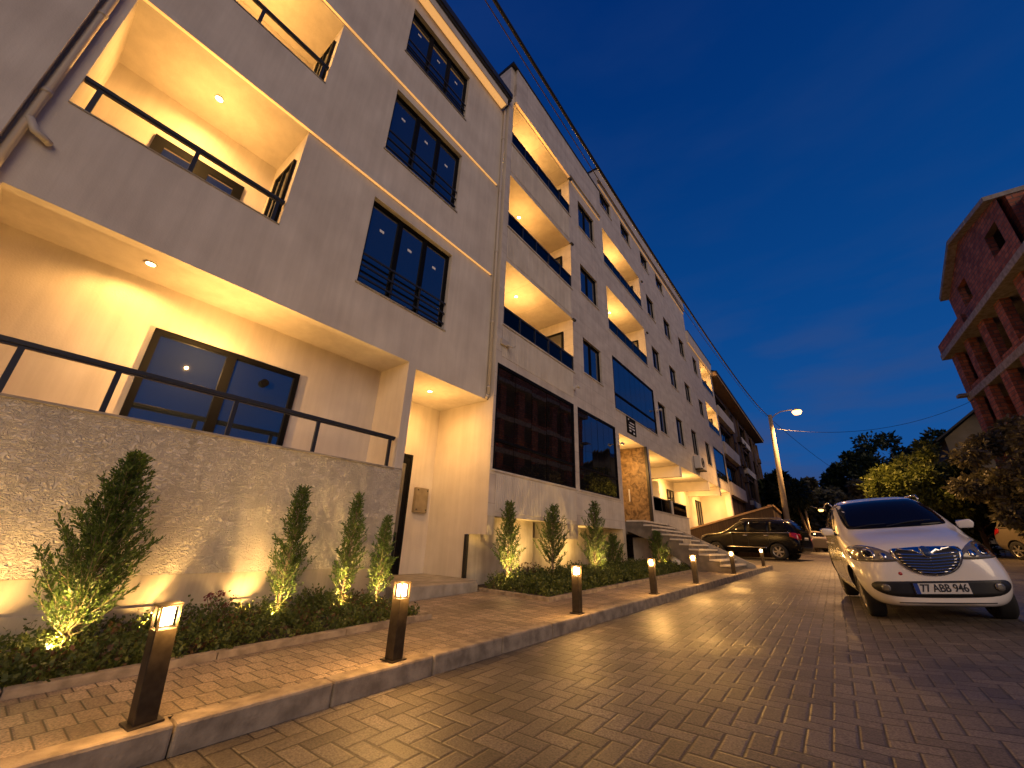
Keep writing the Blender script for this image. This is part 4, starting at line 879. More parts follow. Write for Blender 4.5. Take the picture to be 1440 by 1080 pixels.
def bush(label, x, y, r, h, n, ms, seed, stems=False, cat_='shrub', nm='shrub'):
    random.seed(seed); t = thing(nm, label, cat_, (x, y, zr(x, y) + .13), world_parts=False); b = MB(); s = MB()
    for k in range(9):
        a = random.uniform(0, 6.28); e = Vector((math.cos(a) * r * .8, math.sin(a) * r * .8, h * random.uniform(.6, 1))); s.tube([(0, 0, -.02), e * .5 + rv() * .02, e], [.006, .004, .002], 5)
        if stems:
            for q in range(14): leafquad(b, e + rv() * .022, rv(), rv(), .025, .009, 1)
    for k in range(n):
        v = rv(); p = Vector((v.x * r, v.y * r, h * .5 + v.z * h * .5)) * random.uniform(.55, 1); l = random.uniform(.025, .05); leafquad(b, p, (v + rv() * .7).normalized(), rv(), l, l * .3, 0)
    s.build('stem', M['bark'], t, local=True); b.build('foliage', ms, t, local=True, fixn=False); return t
bush('taller flowering plant with dark red heads against the plinth', -4.98, 1.75, .16, .36, 160, [M['groundleaf'], M['flower']], 31, True, 'flowering plant', 'flowering_plant')
bush('small dark shrub between two conifers in the near bed', -4.95, 2.68, .16, .34, 500, [M['groundleaf']], 32)
bush('dark shrub at the near left corner of the second bed', -4.75, 5.8, .2, .32, 600, [M['groundleaf']], 33)
bush('dark twiggy shrub between conifers in the second bed', -4.8, 6.85, .25, .42, 500, [M['redleaf']], 34)
bush('reddish shrub beside the short conifer of the second bed', -4.8, 11.0, .22, .6, 500, [M['redleaf']], 35)
bush('dark plant in the pot under the stairs', -3.75, 12.8, .14, .5, 500, [M['redleaf']], 36, cat_='plant', nm='pot_plant')
def tree(label, x, y, H_, cr, ch, leafm, n, ls, seed, trunk=.12, nm='tree', blobs=26, droop=0, gz=None):
    random.seed(seed); z = zr(x, y) - .05 if gz is None else gz; t = thing(nm, label, 'tree', (x, y, z), world_parts=False); s = MB(); b = MB()
    cz = H_ - ch / 2; top = Vector((random.uniform(-.2, .2), 0, cz)); s.tube([(0, 0, 0), top * .5 + Vector((random.uniform(-.15, .15), 0, 0)), top], [trunk, trunk * .8, trunk * .45], 9)
    cs = []
    for k in range(blobs):
        v = rv(); q = random.uniform(.35, 1.0); c = Vector((v.x * cr * q, v.y * cr * q, cz + v.z * ch * .5 * q)); r = random.uniform(.16, .32) * cr; cs.append((c, r))
        a = Vector((0, 0, cz - ch * .35)).lerp(top, random.random()); s.tube([a, a.lerp(c, .55) + rv() * .1 * cr * .5, c], [trunk * .3, trunk * .17, trunk * .06], 5, cap=False)
    per = n // blobs
    for c, r in cs:
        for k in range(per):
            v = rv(); p = c + Vector((v.x, v.y, v.z * .8)) * r * (random.random() ** .45) * random.choice((1, 1, 1.25)); d = (v + rv() * .8 + Vector((0, 0, -droop))).normalized(); l = random.uniform(*ls); leafquad(b, p, d, rv(), l, l * .27)
    s.build('trunk', M['bark'], t, local=True); b.build('crown', M[leafm], t, local=True, fixn=False); return t
tree('bushy tree with pale green leaves lit by the street lamp, behind the white car', 4.0, 30.5, 5.4, 2.0, 4.6, 'treeleaf', 15000, (.14, .26), 51, .12, blobs=40)
tree('green lit bush at the left of the tree behind the white car', 2.75, 29.6, 4.3, 1.1, 3.9, 'treeleaf', 6000, (.12, .22), 52, .08, blobs=22)
tree('medium green tree filling the gap under the pale house', 5.6, 33.5, 6.0, 2.3, 5.4, 'treeleaf', 11000, (.16, .28), 56, .12, blobs=34)
tree('greyish olive tree with narrow leaves below the brick building', 6.9, 25.5, 5.9, 2.1, 5.2, 'oliveleaf', 15000, (.16, .28), 53, .14, blobs=40, droop=.5)
tree('dark low tree between the lit tree and the grey-olive tree', 6.0, 31.5, 4.8, 2.0, 4.7, 'darkleaf', 9000, (.16, .28), 54, .12, blobs=26)
for i, (x, y, h_, r) in enumerate([(3.0, 62, 10.6, 3.8), (7.4, 66, 13.2, 4.6), (12.2, 70, 14.6, 5.2), (5.2, 56, 7.8, 3.0), (10.2, 60, 10, 3.6), (17.5, 74, 14.8, 5.4), (1.6, 68, 8.6, 2.6)]):
    tree(['rounded dark tree at the left end of the hill wood', 'tall dark tree in the hill wood above the white car', 'tall dark tree left of the pale house roof', 'low dark tree in front of the hill wood', 'dark tree in front of the pale house', 'tall dark tree behind the pale house', 'dark tree low at the street end'][i], x, y, h_, r, h_ * .86, 'darkleaf', 10000, (.32, .6), 60 + i, .25, blobs=30)
for i, (x, y, h_, r) in enumerate([(-3.2, 42, 6.4, 1.7), (-1.5, 46, 6.0, 1.7), (.3, 50, 5.8, 1.9), (-3.6, 52, 8.2, 2.4), (2.2, 46, 5.6, 2.0), (-.9, 58, 7.2, 2.6), (-5.6, 60, 9, 3)]):
    tree(['dark tree right beside the brown block', 'palm-like drooping tree left of the distant lamp', 'drooping tree behind the distant lamp', 'tall dark tree behind the lamp pole', 'drooping tree just left of the white car roof', 'bushy tree closing the end of the street', 'dark tree behind the far end of the brown block'][i], x, y, h_, r, h_ * .72, 'darkleaf' if i in (0, 3, 6) else 'oliveleaf', 6000, (.3, .6), 80 + i, .12, blobs=18, droop=.9 if i in (1, 2, 4) else .2)
b = MB(); b.tube([(-1.25, 40, .9), (-1.65, 40, 2.6), (-1.95, 40, 4.6)], [.13, .11, .08], 9)
lt = thing('leaning_tree', 'leaning dark tree trunk rising between the parked cars', 'tree', (-1.25, 40, .9)); b.build('trunk', M['bark'], lt, smooth=True)
b = MB()
random.seed(9)
for k in range(900):
    c = Vector((-2.0, 40, 5.1)); v = rv(); leafquad(b, c + v * random.random() ** .5 * 1.1, (v + Vector((0, 0, -.6))).normalized(), rv(), .45, .07)
b.build('crown', M['darkleaf'], lt, fixn=False)
# end of the street: lit garden wall with a hedge over it
gw = thing('garden_wall', 'low ochre garden wall glowing orange at the far end of the street', 'wall', (-3, 60, 1.3))
b = MB(); b.box(-9, 6, 60, 60.3, .5, 3.2); b.build('wall', M['plinth'], gw); b = MB(); b.box(-9.05, 6.05, 59.95, 60.35, 3.2, 3.32); b.build('coping', M['concrete'], gw)
for i, (x, y, h_, r) in enumerate([(-6.5, 64, 5.5, 2.6), (-2.6, 66, 5.6, 2.6), (1.2, 63, 4.9, 2.3), (4.6, 64.5, 5.6, 2.5)]):
    tree(['dark round tree over the far left end of the garden wall', 'dark round tree over the middle of the garden wall', 'low dark tree over the right part of the garden wall', 'dark round tree over the right end of the garden wall'][i], x, y, h_, r, h_ * .9, 'darkleaf', 4000, (.35, .6), 180 + i, .2, blobs=16)
# hill behind
b = MB(); vs = []; nx, ny = 30, 8
for j in range(ny + 1):
    for i in range(nx + 1):
        x = -60 + 160 * i / nx; y = 85 + 110 * j / ny; vs.append((x, y, zr(0, y) - 1 + 11 * math.sin(math.pi * min(1, j / ny * 1.0) * .5) * (.5 + .5 * math.tanh((x - 4) / 14)) + 1.2 * noise.noise(Vector((x * .07, y * .07, 0)))))
b.add(vs, [(j * (nx + 1) + i, j * (nx + 1) + i + 1, (j + 1) * (nx + 1) + i + 1, (j + 1) * (nx + 1) + i) for j in range(ny) for i in range(nx)])
tag(b.build('hill', M['ground'], smooth=True), kind='structure')
# ------------------------------------------------------------------ cars
def catmull(pts, n=6, closed=True):
    out = []; N_ = len(pts)
    for i in range(N_ if closed else N_ - 1):
        p = [Vector(pts[(i + k - 1) % N_] if closed else pts[max(0, min(N_ - 1, i + k - 1))]) for k in range(4)]
        for j in range(n):
            t = j / n; out.append(.5 * ((2 * p[1]) + (-p[0] + p[2]) * t + (2 * p[0] - 5 * p[1] + 4 * p[2] - p[3]) * t * t + (-p[0] + 3 * p[1] - 3 * p[2] + p[3]) * t ** 3))
    return out
def ins2(p, poly):
    c = False; n = len(poly)
    for i in range(n):
        a, d = poly[i], poly[(i + 1) % n]
        if (a[1] > p[1]) != (d[1] > p[1]) and p[0] < (d[0] - a[0]) * (p[1] - a[1]) / (d[1] - a[1]) + a[0]: c = not c
    return c
def decal(bvh, poly, axis, sign, off=.006, grid=.05, name='panel', m=None, par=None, thick=.01, reach=4):
    """a thin panel that hugs the body: 2-D outline thrown onto it along an axis"""
    poly = [Vector((p[0], p[1])) for p in poly]; n = len(poly); dense = []
    for i in range(n):
        a, c = poly[i], poly[(i + 1) % n]; k = max(1, int((c - a).length / grid))
        for j in range(k): dense.append(a.lerp(c, j / k))
    pts = list(dense); xs = [p.x for p in dense]; ys = [p.y for p in dense]
    gx_ = min(xs)
    while gx_ < max(xs):
        gy = min(ys)
        while gy < max(ys):
            p = Vector((gx_, gy))
            if ins2(p, dense) and min((p - q).length for q in dense) > grid * .45: pts.append(p)
            gy += grid
        gx_ += grid
    r = delaunay_2d_cdt(pts, [], [list(range(len(dense)))], 1, 1e-5); V, F = r[0], r[2]
    front = []; 
    for p in V:
        if axis == 'y': o = Vector((p.x, sign * reach, p.y)); d = Vector((0, -sign, 0))
        else: o = Vector((sign * reach, p.x, p.y)); d = Vector((-sign, 0, 0))
        h = bvh.ray_cast(o, d)
        front.append(h[0] + h[1] * off * (1 if h[1].dot(d) < 0 else -1) if h[0] is not None else None)
    good = [q for q in front if q is not None]
    if not good: return None
    b = MB(); ix = {}
    vs = []
    for i, q in enumerate(front):
        if q is None: q = min(good, key=lambda g: (g - (Vector((V[i].x, g.y, V[i].y)) if axis == 'y' else Vector((g.x, V[i].x, V[i].y)))).length)
        vs.append(q)
    d = Vector((0, -sign, 0)) if axis == 'y' else Vector((-sign, 0, 0)); k = len(vs)
    cnt = {}
    for f in F:
        for i in range(len(f)): e = (f[i], f[(i + 1) % len(f)]); cnt[tuple(sorted(e))] = cnt.get(tuple(sorted(e)), 0) + 1
    fs = [tuple(f) for f in F]
    bd = [e for e, c in cnt.items() if c == 1]
    b.add(vs + [v + d * thick for v in vs], fs + [(e[0], e[1], e[1] + k, e[0] + k) for e in bd])
    return b.build(name, m, par, smooth=True, local=True)
def body_mesh(stn, wheels, mpaint, par, name='body'):
    ring = []; 
    for y, zb, hb, zs, hs_, zm, hm, zbelt, hbelt, zt_, ht, zc in stn:
        half = [(0, zb), (hb * .6, zb), (hb, zb), (hs_, zs), (hm, zm), (hbelt, zbelt), (ht, zt_), (ht * .55, zt_ + (zc - zt_) * .75), (0, zc)]
        ring.append([(x, y, z) for x, z in half] + [(-x, y, z) for x, z in half[-2:0:-1]])
    n = len(ring[0]); b = MB(); vs = [v for r_ in ring for v in r_]; fs = []
    for i in range(len(ring) - 1):
        for k in range(n): fs.append((i * n + k, i * n + (k + 1) % n, (i + 1) * n + (k + 1) % n, (i + 1) * n + k))
    # end caps as strips
    for base in (0, (len(ring) - 1) * n):
        for k in range(0, 8):
            a, c = base + k, base + k + 1; e, f = base + (n - k) % n, base + (n - k - 1) % n
            q = [a, c] + ([f] if f != c else []) + ([e] if e != a else [])
            if len(set(q)) > 2: fs.append(tuple(dict.fromkeys(q)))
    b.add(vs, fs); o = b.build(name, [mpaint, M['darkpipe']], par, smooth=True, local=True)
    s = o.modifiers.new('s', 'SUBSURF'); s.levels = s.render_levels = 3
    dg = bpy.context.evaluated_depsgraph_get(); dg.update(); ev = o.evaluated_get(dg); me0 = ev.to_mesh(); bm = bmesh.new(); bm.from_mesh(me0); bvh = BVHTree.FromBMesh(bm); bm.free(); ev.to_mesh_clear()
    tmp = []
    for (wx, wy, wr) in wheels:
        c = MB(); sgn = 1 if wx > 0 else -1; c.lathe([(wr * 1.16, wx - .17 if sgn > 0 else wx - .4), (wr * 1.16, wx + .4 if sgn > 0 else wx + .17)], (0, wy, wr), 'x', 40)
        c.f += [tuple(range(40)), tuple(range(40, 80))[::-1]]; c.m += [0, 0]; c.m = [1] * len(c.m); co = c.build('tmp', [mpaint, M['darkpipe']], None)
        co.parent = None; tmp.append(co); md = o.modifiers.new('b', 'BOOLEAN'); md.operation = 'DIFFERENCE'; md.object = co; md.solver = 'EXACT'
    # evaluate in place (parent transform is identity while building)
    dg = bpy.context.evaluated_depsgraph_get(); dg.update(); me = bpy.data.meshes.new_from_object(o.evaluated_get(dg)); o.modifiers.clear(); old = o.data; o.data = me; bpy.data.meshes.remove(old)
    me.polygons.foreach_set('use_smooth', [True] * len(me.polygons)); me.update()
    for co in tmp: d_ = co.data; bpy.data.objects.remove(co); bpy.data.meshes.remove(d_)
    es = o.modifiers.new('e', 'EDGE_SPLIT'); es.split_angle = R(50)
    return o, bvh
M['tyre'] = mat('tyre_rubber', (.012, .012, .012), .8)
M['rim'] = mat('alloy_rim', (.38, .36, .33), .35, metal=.7)
M['chrome'] = mat('chrome', (.6, .6, .62), .12, metal=1)
M['blacktrim'] = mat('black_trim', (.01, .01, .01), .45)
M['lens'] = mat('headlamp_lens', (.15, .14, .125), .12, metal=.15, coat=1)
M['redlens'] = mat('tail_lamp_lens', (.35, .012, .012), .15, coat=1)
M['plate'] = mat('plate_white', (.55, .54, .52), .5)
M['plateblue'] = mat('plate_blue', (.01, .04, .25), .5)
M['ink'] = mat('plate_ink', (.01, .01, .01), .5)
def wheel(par, x, y, r, w_=.2, spokes=7, sgn=1):
    t = MB(); t.lathe([(r * .64, -w_ / 2), (r * .9, -w_ / 2), (r * .985, -w_ / 2 * .8), (r, -w_ / 4), (r, w_ / 4), (r * .985, w_ / 2 * .8), (r * .9, w_ / 2), (r * .64, w_ / 2)], (x, y, r), 'x', 36); wo = t.build('wheel', M['tyre'], par, smooth=True, local=True)
    b = MB(); o = sgn * w_ / 2
    b.lathe([(r * .655, o), (r * .66, o - sgn * .004), (r * .60, o - sgn * .02), (r * .58, o - sgn * .06)], (x, y, r), 'x', 36)
    b.lathe([(r * .15, o - sgn * .012), (r * .13, o - sgn * .004), (.0001, o - sgn * .002)], (x, y, r), 'x', 18)
    for k in range(spokes):
        a = 2 * math.pi * k / spokes; c, s = math.cos(a), math.sin(a); q = []
        for rr, hw in ((r * .1, .028), (r * .62, .036)):
            for e in (-1, 1): q.append((x + o - sgn * .014, y + c * rr - s * hw * e, r + s * rr + c * hw * e))
        for rr, hw in ((r * .1, .028), (r * .62, .036)):
            for e in (-1, 1): q.append((x + o - sgn * .04, y + c * rr - s * hw * e, r + s * rr + c * hw * e))
        b.add(q, [(0, 1, 3, 2), (0, 2, 6, 4), (1, 5, 7, 3), (2, 3, 7, 6)])
    b.lathe([(r * .6, o - sgn * .07), (.0001, o - sgn * .07)], (x, y, r), 'x', 24, 1)
    b.build('rim', [M['rim'], M['blacktrim']], wo, local=True)
def mirror_(par, x, y, z, m, s):
    b = MB(); vs = []
    pts = [(.0, -.02, -.055), (.0, -.02, .035), (s * .13, -.03, .055), (s * .17, -.01, .01), (s * .14, -.01, -.06)]
    b.add([(x + p[0], y + p[1] - .05 * (1 if i > 1 else .4), z + p[2]) for i, p in enumerate(pts)] + [(x + p[0], y + p[1] + .07, z + p[2]) for p in pts], [(0, 1, 2, 3, 4), (9, 8, 7, 6, 5)] + [(i, (i + 1) % 5, (i + 1) % 5 + 5, i + 5) for i in range(5)])
    o = b.build('mirror', m, par, local=True, smooth=True, bevel=.02); g = MB(); g.box(min(x + s * .02, x + s * .16), max(x + s * .02, x + s * .16), y + .071, y + .074, z - .05, z + .05); g.build('mirror_glass', M['chrome'], o, local=True)
    a = MB(); a.tube([(x - s * .08, y + .02, z - .07), (x + s * .03, y + .02, z - .03)], .02, 6); a.build('mirror_arm', M['blacktrim'], o, local=True)
def paint(name, c, rough=.28, metal=0):
    return mat(name, c, rough, metal=metal, coat=1)
def hatch(label, loc, rz, pm, full=True, name='parked_car', plate='77 ABB 946', W_=.88):
    t = thing(name, label, 'car', (0, 0, 0), 0, world_parts=False)
    # y, zb,hb, zs,hs, zm,hm, zbelt,hbelt, ztop,htop, zc
    S = [(-1.895, .24, .30, .33, .42, .46, .46, .62, .40, .72, .30, .735),
         (-1.86, .20, .48, .33, .60, .48, .63, .66, .56, .78, .42, .80),
         (-1.74, .18, .62, .34, .74, .50, .765, .72, .70, .85, .54, .875),
         (-1.52, .17, .68, .36, .80, .52, .82, .77, .77, .91, .60, .94),
         (-1.22, .17, .70, .36, .825, .54, .84, .82, .81, .97, .64, 1.0),
         (-.98, .17, .72, .36, .83, .54, .845, .87, .82, 1.02, .67, 1.05),
         (-.80, .17, .72, .36, .83, .54, .845, .92, .82, 1.12, .70, 1.15),
         (-.45, .17, .72, .36, .83, .54, .845, .95, .82, 1.33, .685, 1.37),
         (-.12, .17, .72, .36, .83, .54, .845, .97, .82, 1.475, .655, 1.51),
         (.25, .17, .72, .36, .83, .54, .845, .98, .82, 1.51, .64, 1.55),
         (.75, .17, .72, .36, .83, .54, .845, .98, .82, 1.51, .63, 1.555),
         (1.2, .17, .72, .36, .83, .54, .845, .98, .815, 1.475, .61, 1.52),
         (1.55, .18, .70, .38, .81, .56, .83, .98, .79, 1.40, .57, 1.44),
         (1.72, .22, .66, .40, .77, .58, .79, .97, .74, 1.18, .52, 1.22),
         (1.84, .28, .58, .42, .70, .60, .73, .90, .66, 1.0, .50, 1.03),
         (1.88, .34, .45, .46, .55, .60, .58, .80, .52, .9, .4, .92)]
    S = [(y, zb, hb * W_, zs, hs_ * W_, zm, hm * W_, zl, hl * W_, zt_, ht * W_, zc) for y, zb, hb, zs, hs_, zm, hm, zl, hl, zt_, ht, zc in S]
    wr = .29; wx = .71 * W_ - .025; wl = [(s * wx, y, wr) for s in (-1, 1) for y in (-1.2, 1.19)]
    bo, bv = body_mesh(S, wl, pm, t)
    for x, y, r in wl: wheel(t, x, y, r, .19, 8, 1 if x > 0 else -1)
    # glass
    decal(bv, catmull([(-.64 * W_ - .0, 1.11), (-.60 * W_, 1.40), (-.5 * W_, 1.455), (0, 1.475), (.5 * W_, 1.455), (.60 * W_, 1.40), (.64 * W_, 1.11), (.5 * W_, 1.065), (0, 1.06), (-.5 * W_, 1.065)], 4), 'y', -1, .004, .06, 'windshield', M['carglass'], t)
    decal(bv, catmull([(-.5 * W_, 1.10), (-.42 * W_, 1.36), (0, 1.38), (.42 * W_, 1.36), (.5 * W_, 1.10), (0, 1.07)], 4), 'y', 1, .004, .07, 'rear_window', M['carglass'], t)
    for s in (-1, 1):
        decal(bv, [(-.50, 1.02), (-.28, 1.27), (-.02, 1.39), (.22, 1.41), (.22, 1.03)], 'x', s, .004, .07, 'side_window', M['carglass'], t)
        decal(bv, [(.28, 1.03), (.28, 1.41), (.8, 1.41), (1.0, 1.36), (1.06, 1.05)], 'x', s, .004, .07, 'side_window', M['carglass'], t)
        decal(bv, [(1.12, 1.07), (1.1, 1.34), (1.3, 1.30), (1.42, 1.12)], 'x', s, .004, .07, 'side_window', M['carglass'], t)
        for yl in (-.62, .25, 1.1): decal(bv, [(yl, .30), (yl, 1.0), (yl + .008, 1.0), (yl + .008, .30)], 'x', s, .001, .06, 'door_seam', M['blacktrim'], t, .004)
        for yl in (.08, .9):
            decal(bv, [(yl, .87), (yl, .90), (yl + .14, .90), (yl + .14, .87)], 'x', s, .022, .06, 'door_handle', pm, t, .03)
        decal(bv, [(-.85, .25), (-.85, .31), (.85, .31), (.85, .25)], 'x', s, .012, .08, 'side_skirt', M['blacktrim'], t, .02)
        mirror_(t, s * (.80 * W_ + .01), -.62, 1.06, pm, s)
        b = MB(); b.tube([(s * .64 * W_, -.02, 1.45), (s * .66 * W_, .10, 1.51), (s * .66 * W_, .7, 1.53), (s * .65 * W_, 1.2, 1.50), (s * .62 * W_, 1.32, 1.44)], .014, 6); b.build('roof_rail', M['chrome'], t, local=True, smooth=True)
        # headlamp: pointed towards the grille
        hl = [(s * x * W_, z) for x, z in ((.80, .76), (.76, .845), (.62, .865), (.46, .82), (.31, .725), (.28, .69), (.40, .675), (.60, .675), (.76, .69))]
        k = decal(bv, catmull(hl, 3), 'y', -1, .005, .04, 'headlight', M['lens'], t)
        if k:
            decal(bv, catmull([(s * (.60 + .065 * math.cos(a)) * W_, .765 + .06 * math.sin(a)) for a in [i * .7 for i in range(9)]], 1), 'y', -1, .012, .03, 'lamp_bowl', M['chrome'], k)
            decal(bv, catmull([(s * (.60 + .04 * math.cos(a)) * W_, .765 + .037 * math.sin(a)) for a in [i * .7 for i in range(9)]], 1), 'y', -1, .018, .03, 'lamp_bulb', M['carglass'], k)
            decal(bv, catmull([(s * (.46 + .04 * math.cos(a)) * W_, .735 + .037 * math.sin(a)) for a in [i * .7 for i in range(9)]], 1), 'y', -1, .012, .03, 'lamp_bowl', M['chrome'], k)
        decal(bv, catmull([(s * x * W_, z) for x, z in ((.72, .98), (.76, .9), (.74, .72), (.66, .70), (.66, .9))], 3), 'y', 1, .006, .05, 'tail_light', M['redlens'], t)
    if full:
        # shield grille
        gr = [(-.36, .80), (-.2, .815), (0, .82), (.2, .815), (.36, .80), (.345, .70), (.27, .60), (.15, .535), (0, .515), (-.15, .535), (-.27, .60), (-.345, .70)]
        gr = [(x * W_, z) for x, z in gr]
        decal(bv, catmull(gr, 3), 'y', -1, .012, .04, 'grille_surround', M['chrome'], t, .02)
        g = decal(bv, catmull([(x * .9, .665 + (z - .665) * .87 - .004) for x, z in gr], 3), 'y', -1, .017, .04, 'grille', M['blacktrim'], t, .01)
        for k in range(7):
            z = .735 - .031 * k; hw = (.31 - .004 * k - .014 * max(0, k - 2) ** 1.55) * W_
            c_ = [(-hw, z + .008), (0, z - .008), (hw, z + .008), (hw, z + .018), (0, z + .003), (-hw, z + .018)]
            decal(bv, c_, 'y', -1, .024, .05, 'grille_bar', M['chrome'], g, .008)
        decal(bv, catmull([(-.3 * W_, .80), (0, .808), (.3 * W_, .80), (.12 * W_, .765), (.045, .735), (-.045, .735), (-.12 * W_, .765)], 3), 'y', -1, .024, .04, 'grille_bar', M['chrome'], g, .008)
        e = decal(bv, catmull([(.055 * math.sin(a) * (1 if math.cos(a) > -.2 else .75), .762 + .05 * math.cos(a)) for a in [i * .628 for i in range(10)]], 2), 'y', -1, .032, .03, 'badge', M['chrome'], g, .01)
        decal(bv, catmull([(.04 * math.sin(a), .762 + .036 * math.cos(a)) for a in [i * .628 for i in range(10)]], 2), 'y', -1, .038, .03, 'badge_field', mat('badge_blue', (.02, .05, .16), .3), e, .006)
        # lower intake and fog lamps
        lo = [(-.70, .40), (-.66, .455), (-.5, .462), (0, .462), (.5, .462), (.66, .455), (.70, .40), (.62, .335), (.45, .30), (0, .29), (-.45, .30), (-.62, .335)]
        ik = decal(bv, catmull([(x * W_, z) for x, z in lo], 3), 'y', -1, .006, .05, 'lower_intake', M['blacktrim'], t)
        for s in (-1, 1): decal(bv, catmull([(s * .56 * W_ + .042 * math.cos(a), .395 + .042 * math.sin(a)) for a in [i * .7 for i in range(9)]], 1), 'y', -1, .016, .03, 'fog_light', M['lens'], ik)
        decal(bv, [(-.42, .232), (-.42, .242), (.42, .242), (.42, .232)], 'y', -1, .004, .05, 'bumper_seam', M['blacktrim'], t, .006)
        decal(bv, catmull([(-.355 * W_ + .02 * math.cos(a), .545 + .02 * math.sin(a)) for a in [i * .9 for i in range(7)]], 1), 'y', -1, .003, .03, 'tow_cap', M['redlens'], t, .006)
        # hood seams
        # plate
        yp = -1.925
        b = MB(); b.box(-.25, .25, yp + .012, yp + .03, .318, .452); pf = b.build('number_plate', M['blacktrim'], t, local=True, bevel=.003)
        b = MB(); b.box(-.24, .24, yp + .004, yp + .0118, .332, .44); b.build('plate_face', M['plate'], pf, local=True)
        b = MB(); b.box(-.2405, -.2, yp + .002, yp + .0039, .3315, .4405); b.build('plate_band', M['plateblue'], pf, local=True)
        cu = bpy.data.curves.new('plate_text', 'FONT'); cu.body = plate; cu.size = .112; cu.align_x = 'CENTER'; cu.align_y = 'CENTER'; cu.extrude = .001; cu.offset = .0016; cu.space_character = .98
        to = bpy.data.objects.new('plate_text', cu); col.objects.link(to); dg = bpy.context.evaluated_depsgraph_get(); dg.update(); me = bpy.data.meshes.new_from_object(to.evaluated_get(dg)); bpy.data.objects.remove(to)
        wds = max(v.co.x for v in me.vertices) - min(v.co.x for v in me.vertices); fx = .41 / wds
        for v in me.vertices: v.co = Vector((v.co.x * fx + .02, yp + .001 - v.co.z, .3875 + v.co.y))
        me.materials.append(M['ink']); tx = bpy.data.objects.new('plate_lettering', me); col.objects.link(tx); tx.parent = pf
        # wipers, antenna
        for a0, a1 in (((-.1, -.93, 1.085), (.42, -.80, 1.135)), ((-.55, -.90, 1.08), (-.02, -.84, 1.12))):
            b = MB(); b.tube([a0, ((a0[0] + a1[0]) / 2, (a0[1] + a1[1]) / 2 - .01, (a0[2] + a1[2]) / 2 + .015), a1], .008, 5); b.build('wiper', M['blacktrim'], t, local=True)
        b = MB(); b.tube([(0, .05, 1.515), (-.01, .13, 1.63)], .005, 5); b.build('antenna', M['blacktrim'], t, local=True)
        # interior hint: seats stay hidden behind dark glass
    t.location = loc; t.rotation_euler = rz if isinstance(rz, tuple) else (0, 0, rz)
    if full: t.scale = (1, 1, 1.035)
    return t
wy = 9.15; wx_ = .74
car = hatch('white hatchback with shield grille parked at the right of the street, facing the camera', (wx_, wy, zr(wx_, wy) - .0), (R(1.4), R(-5.1), R(5.0)), paint('white_car_paint', (.74, .71, .67), .25))
